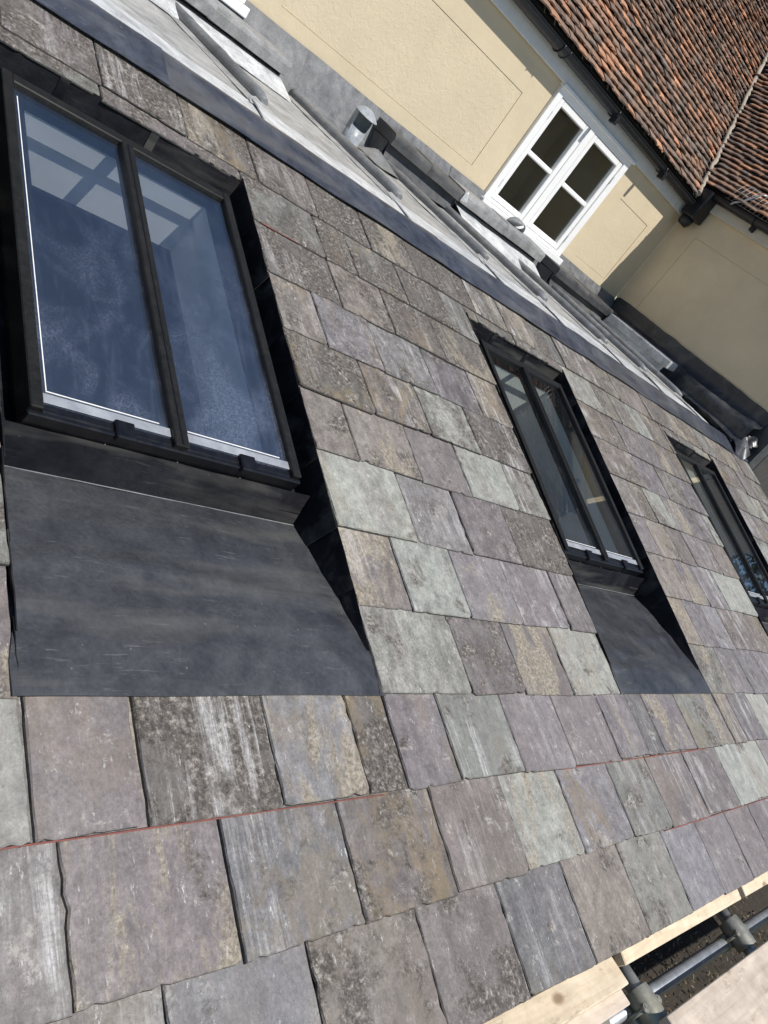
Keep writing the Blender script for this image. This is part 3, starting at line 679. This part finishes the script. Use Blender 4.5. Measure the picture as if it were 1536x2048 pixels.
# ------------------------------------------------------------------ lead upstands, boxed sills and covers along the foot of the wall
fl = empty('wall_flashing'); tag(fl, 'grey lead flashing dressed up the foot of the cream wall', 'lead flashing')
def lap_sheet(xa, xb, k, m):
    def f(u, v):
        x = xa + u * (xb - xa)
        if v < .35: q = v / .35; y, z = 4.20 + q * .16, deckz(4.2) + .012 + q * .02
        else: q = (v - .35) / .65; y, z = 4.36 + q * .125, deckz(4.2) + .032 + q * (1.147 + .006 * nz((x, 0, 9), 2.5) - deckz(4.2) - .032)
        return Vector((x, y - .004 * k % .006 + .006 * nz((x, z, k), 4), z))
    return sheet('flashing_sheet', f, 22, 16, .003, m, fl)
for k, (xa, xb) in enumerate(((-3.6, -2.0), (-2.02, -.3), (-.32, 1.35), (1.33, 2.95), (2.93, 4.5), (4.48, 5.90))): lap_sheet(xa, xb, k, M['lead_flash'])
def lead_box(label, xa, xb, za, zb, y0, y1, h, m, m_under, name='lead_sill', drop=None, slope=False):
    """lead-covered ledge: rounded box with lapped seams, upstand under it"""
    o = empty(name); tag(o, label, 'lead sill', 'lead covered ledges along the wall')
    n = max(1, int(round((xb - xa) / .55)))
    for k in range(n):
        p, q = xa + (xb - xa) * k / n, xa + (xb - xa) * (k + 1) / n + (.018 if k < n - 1 else 0)
        z0, z1 = za + (zb - za) * k / n, za + (zb - za) * (k + 1) / n; lift = .004 * (k % 2)
        prof = [(y1, .018), (y0 + .02, .0), (y0 + .005, -.012), (y0, -.03), (y0 + .004, -h), (y0 + .03, -h - .004), (y0 + .03, -h + .01), (y1, -h + .02)]
        bm = bmesh.new(); A = []; nn = 5
        for i in range(nn + 1):
            t = i / nn; x = p + (q - p) * t; z = z0 + (z1 - z0) * t
            A.append([bm.verts.new((x, yy - lift * .5 + .003 * nz((x, zz, 4), 6), z + zz + lift + .003 * nz((x, yy, 1), 5))) for yy, zz in prof])
        for i in range(nn):
            for j in range(len(prof)):
                j2 = (j + 1) % len(prof); bm.faces.new((A[i][j], A[i + 1][j], A[i + 1][j2], A[i][j2]))
        bm.faces.new(A[0]); bm.faces.new(A[nn][::-1])
        c = frombm('lead_cover', bm, m, o)
    for xe, d_ in ((xa + .012, .006), (xb - .012, -.006)):
        zt = (za if xe < (xa + xb) / 2 else zb) - h + .008; bm = bmesh.new(); addbox(bm, xe - .003, xe + .003, y0 + .06, y1, deckz(y0) - .01, zt); frombm('end_panel', bm, m if m_under is M['lead_dark'] else M['lead_mid'], o)
    if m_under:
        zl = drop if drop is not None else deckz(y0) + .03
        def up(u, v):
            x = xa + .02 + u * (xb - xa - .04); zt = za + (zb - za) * u - h + .012; z = zl + v * (zt - zl)
            if slope:
                z = deckz(3.9) + .012 + v * (zt - .040 - deckz(3.9)); y = 3.90 + .33 * v + .02 * math.sin(math.pi * v)
                return Vector((x, y + .006 * nz((x, z, 0), 6), z + .007 * nz((x, 0, 2), 5) + .012 * math.sin(math.pi * v)))
            bl = (1 - v) ** 2 * .05
            return Vector((x, y0 + .055 - bl + .005 * nz((x, z, 0), 6), z + .006 * nz((x, 0, 2), 7) * (1 - v)))
        sheet('lead_upstand', up, 18, 8, .003, m_under, o)
    return o
lead_box('pale grey lead covered sill under the top left window', -.7, 1.09, 1.025, 1.02, 4.14, 4.42, .088, M['lead_roll'], M['lead_pale'], slope=True)
lead_box('dark lead cover with folded end left of the casement window', 2.04, 2.90, 1.078, 1.045, 4.13, 4.42, .082, M['lead_dark'], M['lead_dark'])
lead_box('pale lead covered sill under the casement window', 2.90, 4.13, 1.062, 1.062, 4.13, 4.42, .09, M['lead_roll'], M['lead_pale'], slope=True)
lead_box('dark lead cover right of the casement window near the wall corner', 4.42, 5.64, 1.045, 1.03, 4.13, 4.42, .08, M['lead_dark'], M['lead_dark'])
def folded_end():
    o = empty('lead_fold'); tag(o, 'bright folded lead end between dark cover and pale sill', 'lead flashing')
    sheet('flap', lambda u, v: Vector((2.885 + .03 * u, 4.12 - .05 * u * v, 1.05 - .07 * v + .02 * u)), 4, 4, .003, M['lead_pale'], o)
folded_end()

# lead lined gutter along the shaded return wall
gt = empty('lead_gutter'); tag(gt, 'dark lead lined gutter along the foot of the shaded return wall', 'gutter')
PR = [(5.925, 1.192), (5.895, 1.185), (5.885, 1.06), (5.86, 1.035), (5.75, 1.005), (5.735, .985), (5.725, .87), (5.68, .815), (5.60, .800), (5.57, .812), (5.54, .85)]
def gut(u, v):
    t = v * (len(PR) - 1); k = min(int(t), len(PR) - 2); q = t - k
    x = PR[k][0] * (1 - q) + PR[k + 1][0] * q; z = PR[k][1] * (1 - q) + PR[k + 1][1] * q; y = 2.24 + u * 2.2
    return Vector((x + .004 * nz((y, x, 0), 5), y, z + .010 * nz((x, y, 3), 4) + .006 * nz((x, y, 8), 13) - (.03 * max(0, 1 - u * 6) ** 2 if v > .55 else 0)))
sheet('lead_lining', gut, 46, 40, .003, M['lead_gutter'], gt)
def flap(u, v):
    x = 5.56 + u * .22; y = 2.27 - v * .17; return Vector((x, y, .80 - .10 * v * v + .05 * (u - .3) ** 2 * 4 + .012 * math.sin(u * 9 + v * 4)))
sheet('outlet_flap', flap, 12, 10, .004, M['lead_gutter'], gt)
sheet('outlet_fold', lambda u, v: Vector((5.74 + u * .16, 2.26 - v * .10 + .012 * math.sin(u * 12), .86 + .10 * u - .05 * v + .012 * math.sin(v * 7 + u * 5))), 12, 8, .004, M['lead_gutter'], gt)
pk = empty('lead_kerb'); tag(pk, 'pale lead kerb box lit by the sun beside the dark gutter', 'lead sill')
for k in range(3):
    y1 = 4.12 - k * .30; y0 = y1 - .31
    prism('lead_cover', [(5.50, 1.005), (5.66, 1.02), (5.665, .94), (5.50, .925), (5.495, .94)], y0, y1, M['lead_pale'], pk, .006, axis='y')
sheet('lead_upstand', lambda u, v: Vector((5.53 - .05 * (1 - v) ** 2, 3.25 + u * .9, deckz(3.5) + .01 + v * .12)), 16, 6, .003, M['lead_pale'], pk)

# roof vents with hoods
def vent(loc, sc, label):
    o = empty('roof_vent', loc); tag(o, label, 'vent', 'lead hooded roof vents'); o.scale = (sc, sc, sc)
    r0 = .066
    bm = bmesh.new(); n = 28; rings = []
    for (rr, z) in ((r0 * 1.25, 0), (r0 * 1.02, .02), (r0, .04), (r0, .135), (r0 * .93, .135), (r0 * .93, .02)):
        rings.append([bm.verts.new((rr * math.cos(2 * math.pi * k / n), rr * math.sin(2 * math.pi * k / n), z + (.012 * math.sin(2 * math.pi * k / n) if z > .1 else 0))) for k in range(n)])
    for a, b in zip(rings, rings[1:]):
        for k in range(n): bm.faces.new((a[k], a[(k + 1) % n], b[(k + 1) % n], b[k]))
    frombm('pipe', bm, M['lead_vent'], o, True)
    def hood(u, v):
        a = R(-20) + u * R(220); rr = r0 * 1.06; return Vector((rr * math.cos(a), rr * math.sin(a), .10 + v * .135))
    sheet('hood_back', hood, 24, 4, .004, M['lead_vent'], o)
    def dome(u, v):
        a = u * 2 * math.pi; q = v; rr = r0 * 1.32 * q; return Vector((rr * math.cos(a), rr * math.sin(a) * 1.0 - .004, .262 - .040 * q * q - .03 * (rr * math.sin(a) < 0) * (abs(rr * math.sin(a)) / r0) * .4))
    sheet('hood_cap', dome, 28, 6, .004, M['lead_vent'], o)
    if 0: sheet('flange', lambda u, v: Vector((.02 + u * .20, -.02 + v * .17 + .05 * math.sin(u * 3.1) * (v - .5), .006 + .02 * math.sin(u * 3) * v)), 10, 8, .003, M['lead_mid'], o)
    return o
vent((1.50, 3.80, deckz(3.8) + .004), 1.0, 'small grey lead vent pipe with round hood standing on the flat roof')
pt = sheet('lead_patch', lambda u, v: Vector((1.95 + .21 * v * math.cos(math.pi * (1 + u)) + .03 * v, 4.10 + .24 * v * math.sin(math.pi * (1 + u)), deckz(4.0) + .075 * (1 - v) + .014 + .006 * math.sin(u * 14) * v)), 22, 8, .004, M['lead_mid']); tag(pt, 'rounded lead patch dressed onto the flat roof beside the vent pipe', 'lead flashing')
vh = empty('vent_hood', (3.82, 4.36, 1.075)); tag(vh, 'half round lead vent hood rising behind the pale sill, before the casement window', 'vent')
sheet('hood_shell', lambda u, v: Vector((.135 * math.cos(math.pi * u) * math.cos(v * 1.35), -.10 * math.sin(v * 1.35) * math.sin(math.pi * u) ** .5, .082 * math.sin(math.pi * u) * (1 - .25 * v))), 20, 8, .004, M['lead_mid'], vh)
box('hood_base', -.14, .14, -.02, .04, -.03, .004, M['lead_mid'], vh, .004)

# ------------------------------------------------------------------ eaves: fascias and black gutters
fa = box('fascia_board', -5, XW - .06, YW - .045, YW - .002, 2.165, 2.33, M['fascia'], None, .004); tag(fa, 'off white fascia board under the long black gutter', 'fascia')
sf = box('fascia_board', XW - .05, XW - .002, 2.0, YW - .09, 2.335, 2.50, M['fascia_cream'], None, .004); tag(sf, 'cream fascia board under the short black gutter at right', 'fascia')
def gutter(name, label, p0, p1, brackets, joints):
    o = empty(name); tag(o, label, 'gutter', 'black rainwater gutters')
    p0, p1 = Vector(p0), Vector(p1); d = (p1 - p0).normalized(); side = Vector((0, 0, 1)).cross(d).normalized()
    def ch(u, v):
        a = math.pi * v; p = p0 + (p1 - p0) * u; return p + side * (.060 * math.cos(a)) - Vector((0, 0, 1)) * (.062 * math.sin(a) ** .8) + Vector((0, 0, .03))
    sheet('channel', ch, 24, 16, .004, M['gutter'], o)
    for s in (1, -1): tube('rim', [p0 + side * (.061 * s) + Vector((0, 0, .031)), p1 + side * (.061 * s) + Vector((0, 0, .031))], .006, M['gutter'], o, 8)
    for t in joints:
        def un(u, v, t=t):
            a = math.pi * (-.02 + 1.04 * v); p = p0 + (p1 - p0) * t + d * (u - .5) * .085; return p + side * (.066 * math.cos(a)) - Vector((0, 0, 1)) * (.068 * max(0, math.sin(a)) ** .8) + Vector((0, 0, .034))
        jn = sheet('joint_clip', un, 3, 16, .005, M['gutter'], o)
        for e in (-.045, .045):
            tube('joint_band', [p0 + (p1 - p0) * t + d * e + side * (.069 * math.cos(math.pi * k / 10)) + Vector((0, 0, .034 - .071 * math.sin(math.pi * k / 10) ** .8)) for k in range(11)], .005, M['gutter'], o, 6)
    for t in brackets:
        p = p0 + (p1 - p0) * t
        tube('bracket', [p + side * (.067 * math.cos(math.pi * k / 10)) + Vector((0, 0, .033 - .069 * math.sin(math.pi * k / 10) ** .8)) for k in range(11)], .007, M['gutter'], o, 6)
        bm = bmesh.new(); addbox(bm, -.018, .018, -.05, .03, -.09, -.02, .006); b_ = frombm('bracket_foot', bm, M['gutter'], o)
        b_.location = p - side * .05 * (-1 if abs(d.y) > .5 else 1) * 1.0 + Vector((0, 0, .01)); b_.rotation_euler.z = math.atan2(d.y, d.x)
    return o
gutter('rain_gutter', 'long black gutter along the eaves above the sunlit wall', (-5, 4.385, 2.285), (5.78, 4.385, 2.285), [(x + 5) / 10.78 for x in (-3, -1, 1.2, 3.98, 4.98)], [(x + 5) / 10.78 for x in (3.08, -2.2)])
gutter('rain_gutter', 'short black gutter above the shaded return wall', (5.81, 4.30, 2.455), (5.81, 1.95, 2.455), [.25, .6, .85], [.5])
hp = empty('gutter_hopper', (5.80, 4.33, 2.10)); tag(hp, 'black corner box where the two gutters meet in the valley', 'gutter')
box('hopper_box', -.10, .10, -.09, .09, .08, .38, M['gutter'], hp, .02, 2); tube('outlet', [(0, .02, .10), (0, .03, .03), (0, .04, -.01)], [.075, .07, .05], M['gutter'], hp)

# ------------------------------------------------------------------ clay tiled roofs meeting in a valley
TP = R(47.5); CTP, STP = math.cos(TP), math.sin(TP)
TCOL = [((.100, .072, .058), 5), ((.140, .096, .073), 6), ((.175, .108, .076), 7), ((.115, .092, .078), 3), ((.23, .125, .078), 4), ((.29, .155, .095), 2)]
def pick():
    t = rng.uniform(0, sum(w for _, w in TCOL))
    for c, w in TCOL:
        t -= w
        if t <= 0: return c
    return TCOL[0][0]
def tile_verts(r):
    """slightly cambered hand-made tile; x across, y up-slope, z out; irregular tail"""
    w, L, t = .141, .21, .013; nx = 4; V = []; cam_ = r.uniform(.002, .007); sk = r.uniform(-.004, .004)
    for z in (0, t):
        for i in range(nx + 1):
            f = i / nx; x = -w / 2 + w * f; y = r.uniform(-.004, .004) + sk * (f - .5)
            V.append((x, y, z + cam_ * (1 - (2 * f - 1) ** 2)))
        for i in range(nx + 1):
            f = i / nx; V.append((-w / 2 + w * f, L, z))
    n = nx + 1; F = []
    for i in range(nx):
        F.append((2 * n + i, 2 * n + i + 1, 3 * n + i + 1, 3 * n + i)); F.append((i, n + i, n + i + 1, i + 1))
        F.append((i, i + 1, 2 * n + i + 1, 2 * n + i))
    F.append((0, 2 * n, 3 * n, n)); F.append((nx, n + nx, 3 * n + nx, 2 * n + nx))
    return V, F
trng = random.Random(5)
TM = []
for k in range(12):
    V, F = tile_verts(trng); me = bpy.data.meshes.new('roof_tile'); me.from_pydata(V, [], F); me.materials.append(M['tile']); TM.append((me, V, F))
TG = .080
def tiled(name, label, origin, ax, up, nor, rows, a0, a1, inside, n_ind, key):
    """ax along the eaves, up the slope, nor outwards: courses of tiles clipped at the valley by inside(a, s)"""
    root = empty(name); tag(root, label, 'roof', 'clay tiled roofs of the house')
    base = Matrix((( ax.x, up.x, nor.x), (ax.y, up.y, nor.y), (ax.z, up.z, nor.z)))
    items = []
    for r_ in range(rows):
        a = a0 + (.0725 if r_ % 2 else 0)
        while a < a1:
            s = r_ * TG
            if inside(a, s): items.append((a, s))
            a += .145
    items.sort(key=lambda q: key(*q)); many_v = []; many_f = []
    for k, (a, s) in enumerate(items):
        tm, V, F = trng.choice(TM)
        e = Matrix.Rotation(trng.uniform(-.018, .018), 3, 'Z') @ Matrix.Rotation(-math.atan(.024 / TG) + trng.uniform(-.06, .02), 3, 'X') @ Matrix.Rotation(trng.uniform(-.03, .03), 3, 'Y')
        rot = base @ e
        loc = origin + ax * (a + trng.uniform(-.003, .003)) + up * (s + trng.uniform(-.005, .005)) + nor * (.040 + trng.uniform(-.003, .008))
        if k < n_ind:
            o = bpy.data.objects.new('roof_tile', tm); col.objects.link(o); o.parent = root
            o.matrix_local = Matrix.Translation(loc) @ rot.to_4x4(); c = pick(); h = trng.uniform(1.2, 1.75); o.color = (c[0] * h, c[1] * h, c[2] * h, 1)
        else:
            b0 = len(many_v); many_v += [tuple(loc + rot @ Vector(v)) for v in V]; many_f += [tuple(b0 + i for i in f) for f in F]
    if many_v:
        me = bpy.data.meshes.new('roof_tiles_upper'); me.from_pydata(many_v, [], many_f); o = link('roof_tiles_upper', me, M['tile_many'], root); tag(o, kind='stuff')
    return root
O1 = Vector((0, 4.335, 2.335)); O2 = Vector((5.775, 0, 2.50))
# valley: along x = y + VX
VX = (O2.x - O1.y) + (2.335 - 2.50) / math.tan(TP) + 0.02
up1 = Vector((0, CTP, STP)); n1 = Vector((0, -STP, CTP)); up2 = Vector((CTP, 0, STP)); n2 = Vector((-STP, 0, CTP))
t1 = tiled('tiled_roof', 'red brown clay tiled roof above the sunlit wall and long gutter', O1, Vector((1, 0, 0)), up1, n1, 44, .9, 8.6, lambda a, s: a < (O1.y + s * CTP) + VX - .05, 210, lambda a, s: (a - 4.6) ** 2 * .35 + s * s)
t2 = tiled('tiled_roof', 'red brown clay tiled roof right of the valley above the shaded wall', O2, Vector((0, -1, 0)), up2, n2, 43, -8.6, -1.95, lambda a, s: -a < (O2.x + s * CTP) - VX - .03, 90, lambda a, s: (-a - 3.9) ** 2 + s * s)
for (root, nm, P) in ((t1, 'roof_boarding', [(-6, 0), (O1.y + VX + .1, 0), (O1.y + VX + .1 + 3.7 * CTP, 3.7), (-6, 3.7)]), ):
    bm = bmesh.new(); A = [bm.verts.new(O1 + Vector((1, 0, 0)) * p[0] + up1 * (p[1] + .02)) for p in P]; B = [bm.verts.new(v.co - n1 * .05) for v in A]
    bm.faces.new(A); bm.faces.new(B[::-1])
    for i in range(4): bm.faces.new((A[i], B[i], B[(i + 1) % 4], A[(i + 1) % 4]))
    frombm(nm, bm, M['underlay'], root)
bm = bmesh.new(); A = [bm.verts.new(O2 + Vector((0, y, 0)) + up2 * s) for y, s in ((1.98, .02), (O2.x - VX + .1, .02), (O2.x - VX + .1 + 3.7 * CTP, 3.7), (1.98, 3.7))]; B = [bm.verts.new(v.co - n2 * .05) for v in A]
bm.faces.new(A); bm.faces.new(B[::-1])
for i in range(4): bm.faces.new((A[i], B[i], B[(i + 1) % 4], A[(i + 1) % 4]))
frombm('roof_boarding', bm, M['underlay'], t2)
# mortar bedded valley
vp = []
for k in range(40):
    s = .02 + k * .09; y = O1.y + s * CTP; p = Vector((y + VX, y, O1.z + s * STP)) + Vector((-.02, -.02, .045)); vp.append(p + Vector((nz((k, 0, 0), .9), nz((k, 3, 0), .9), nz((k, 7, 0), .9))) * .02)
vl = tube('valley_mortar', vp, [.028 + .012 * nz((k, 1, 1), .8) for k in range(40)], M['mortar'], t1, 8)

# wire gutter guard and bent strut on the return eaves
gg = empty('gutter_guard'); tag(gg, 'thin wire mesh guard standing along the short gutter', 'wire mesh')
for k in range(22):
    y = 4.10 - k * .055; tube('wire', [(5.755, y, 2.50), (5.79 + .01 * nz((y, 0, 0), 3), y, 2.62), (5.86, y - .004, 2.72)], .0016, M['wire'], gg, 5)
for k, (x, z) in enumerate(((5.757, 2.505), (5.775, 2.565), (5.80, 2.635), (5.858, 2.716))): tube('wire', [(x + .004 * nz((j, k, 0), .6), 4.14 - j * .12, z + .004 * nz((j, k, 5), .7)) for j in range(11)], .0018, M['wire'], gg, 5)
st_ = tube('bent_strut', [(5.735, 4.02, 2.47), (5.735, 4.0, 2.50), (5.76, 3.96, 2.54), (5.84, 3.88, 2.70), (5.87, 3.84, 2.715)], [.010, .011, .010, .009, .010], M['galv'], None, 8); tag(st_, 'bent pale metal strut holding the wire guard at the gutter', 'strut')
st2 = tube('bent_strut', [(5.735, 3.42, 2.48), (5.79, 3.37, 2.58), (5.86, 3.30, 2.72)], .007, M['gutter'], None, 8); tag(st2, 'thin dark strut behind the wire guard at the right edge', 'strut')

# ------------------------------------------------------------------ eaves timber and scaffold
def at_roof(x, s, n): return Vector((x, s * CT - n * ST, s * ST + n * CT))
def plank(name, label, x0, x1, y0, y1, z1, t, m, cat, rot=0, bev=.003):
    o = box(name, x0, x1, y0, y1, z1 - t, z1, m, None, bev); tag(o, label, cat); return o
for k, (xa, xb, lab) in enumerate(((.62, 1.62, 'pale sawn timber strip under the slate eaves above the scaffold tubes'), (1.672, 3.6, 'pale sawn timber strip at the eaves by the right edge'))):
    o = box('eaves_batten', xa, xb, -.802, -.70, -.045, -.012, M['wood'], None, .003); o.rotation_euler = (PITCH, 0, 0); tag(o, lab, 'timber', 'timber strips along the eaves')
o = box('gap_block', 1.622, 1.670, -.800, -.70, -.06, -.014, M['wood_dark'], None, .003); o.rotation_euler = (PITCH, 0, 0); tag(o, 'dark brown block filling the gap between the two eaves strips', 'timber')  # dark block stands in for the shade of the open gap
plank('scaffold_board', 'thick pale board lying against the eaves at the bottom of the picture', -1.9, .585, -.795, -.712, -.272, .038, M['wood'], 'board')
plank('scaffold_board', 'lower pale board with a split edge under the thick eaves board', -1.9, .605, -.835, -.730, -.316, .036, M['wood_grey'], 'board')
plank('scaffold_board', 'wide pale scaffold board in the bottom right corner', .70, 3.6, -1.135, -.905, -.295, .038, M['wood_grey'], 'board')
plank('scaffold_board', 'outer scaffold board at the bottom right, beyond the wide pale board', .72, 3.6, -1.375, -1.145, -.297, .038, M['wood_grey'], 'board')
def stube(label, a, b, r=.0242): 
    o = tube('scaffold_tube', [a, b], r, M['galv'], None, 20); tag(o, label, 'scaffold tube', 'galvanised scaffold tubes below the eaves'); return o
stube('scaffold cross tube nearer the camera beside the pale board end', (.735, -.50, -.352), (.735, -1.5, -.362))
stube('scaffold cross tube further right under the eaves strip', (1.585, -.52, -.352), (1.585, -1.5, -.362))
stube('long scaffold tube running parallel to the eaves', (-.5, -.832, -.412), (3.6, -.838, -.412))
def coupler(label, x, y, z, ln=.105, rz=0):
    o = empty('scaffold_coupler', (x, y, z)); tag(o, label, 'coupler', 'scaffold couplers')
    o.rotation_euler.z = rz
    def sl(u, v): 
        a = 2 * math.pi * u; rr = .033 + .003 * math.sin(v * math.pi) + .0015 * math.sin(3 * a); return Vector((rr * math.cos(a), (v - .5) * ln, rr * math.sin(a)))
    sheet('sleeve', sl, 20, 6, .006, M['coupler'], o)
    bm = bmesh.new(); addbox(bm, -.045, .045, -.028, .028, -.075, -.028, .01, None, 2); frombm('saddle', bm, M['coupler'], o)
    for s in (-1, 1):
        tube('bolt', [(s * .045, .0, -.055), (s * .045, 0, .028)], .007, M['coupler'], o, 8); tube('nut', [(s * .045, 0, .014), (s * .045, 0, .026)], .013, M['coupler'], o, 6)
    return o
coupler('weathered steel coupler on the nearer scaffold cross tube', .735, -.862, -.357); coupler('weathered steel coupler on the further scaffold cross tube', 1.585, -.835, -.356)
coupler('steel coupler on the long tube at the bottom edge, below the pale boards', .50, -.833, -.412, .11, math.pi / 2)

# what lies in the dark gap below the scaffold
vg = box('soil_bed', -2, 6, -2.2, -.56, -3.6, -1.25, M['soil'], None, .02); tag(vg, kind='structure')
V = []; F = []; lr = random.Random(3)
for k in range(2600):
    c = Vector((lr.uniform(.2, 4), lr.uniform(-1.3, -.56), -1.24 + abs(lr.gauss(0, .05)))); s = lr.uniform(.006, .02)
    a = Vector((lr.uniform(-1, 1), lr.uniform(-1, 1), lr.uniform(-.4, .8))).normalized(); b = a.cross(Vector((lr.uniform(-1, 1), lr.uniform(-1, 1), 1))).normalized()
    i = len(V); V += [tuple(c - a * s), tuple(c + b * s * .35), tuple(c + a * s), tuple(c - b * s * .35)]; F.append((i, i + 1, i + 2, i + 3))
me = bpy.data.meshes.new('leaf_litter'); me.from_pydata(V, [], F); o = link('leaf_litter', me, M['dry_leaf']); tag(o, 'dry leaves and twigs in the dark gap below the scaffold', 'leaf litter', kind='stuff')


# ------------------------------------------------------------------ unseen trees added right of the house to darken the far skylight's reflection
def unseen_tree(x, y, h, rad, label, seed):
    tr = random.Random(seed); t = empty('unseen_tree', (x, y, -3.6)); tag(t, label, 'tree', 'unseen trees added right of the house')
    tube('trunk', [(0, 0, 0), (.1, .05, h * .3), (.0, .15, h * .6), (.05, .1, h * .85)], [.28, .2, .13, .05], M['wood_dark'], t, 10)
    for k in range(7):
        a = tr.uniform(0, 6.28); z = h * tr.uniform(.3, .7); tube('limb', [(0, .08, z), (math.cos(a) * rad * .5, math.sin(a) * rad * .5, z + h * .1), (math.cos(a) * rad * .85, math.sin(a) * rad * .85, z + h * .2)], [.09, .05, .02], M['wood_dark'], t, 7)
    V = []; F = []
    cl = [(Vector((tr.gauss(0, rad * .45), tr.gauss(0, rad * .45), h * tr.uniform(.35, 1.0))), tr.uniform(.35, .8)) for _ in range(70)]
    for k in range(9000):
        c0, r0 = tr.choice(cl); p = c0 + Vector((tr.gauss(0, 1), tr.gauss(0, 1), tr.gauss(0, .8))) * r0 * .55; q = tr.uniform(.04, .09)
        a = Vector((tr.uniform(-1, 1), tr.uniform(-1, 1), tr.uniform(-1, 1))).normalized(); b = a.cross(Vector((tr.uniform(-1, 1), tr.uniform(-1, 1), 1))).normalized()
        i = len(V); V += [tuple(p - a * q), tuple(p + b * q * .5), tuple(p + a * q), tuple(p - b * q * .5)]; F.append((i, i + 1, i + 2, i + 3))
    me = bpy.data.meshes.new('crown'); me.from_pydata(V, [], F); tag(link('crown', me, M['leaf'], t), kind='stuff')
unseen_tree(14.0, 1.6, 9.5, 2.4, 'unseen tree added to darken the farthest skylight reflection, beyond the right edge', 2)
unseen_tree(17.5, 4.2, 10.5, 2.8, 'taller unseen tree added behind the other, beyond the right edge', 9)
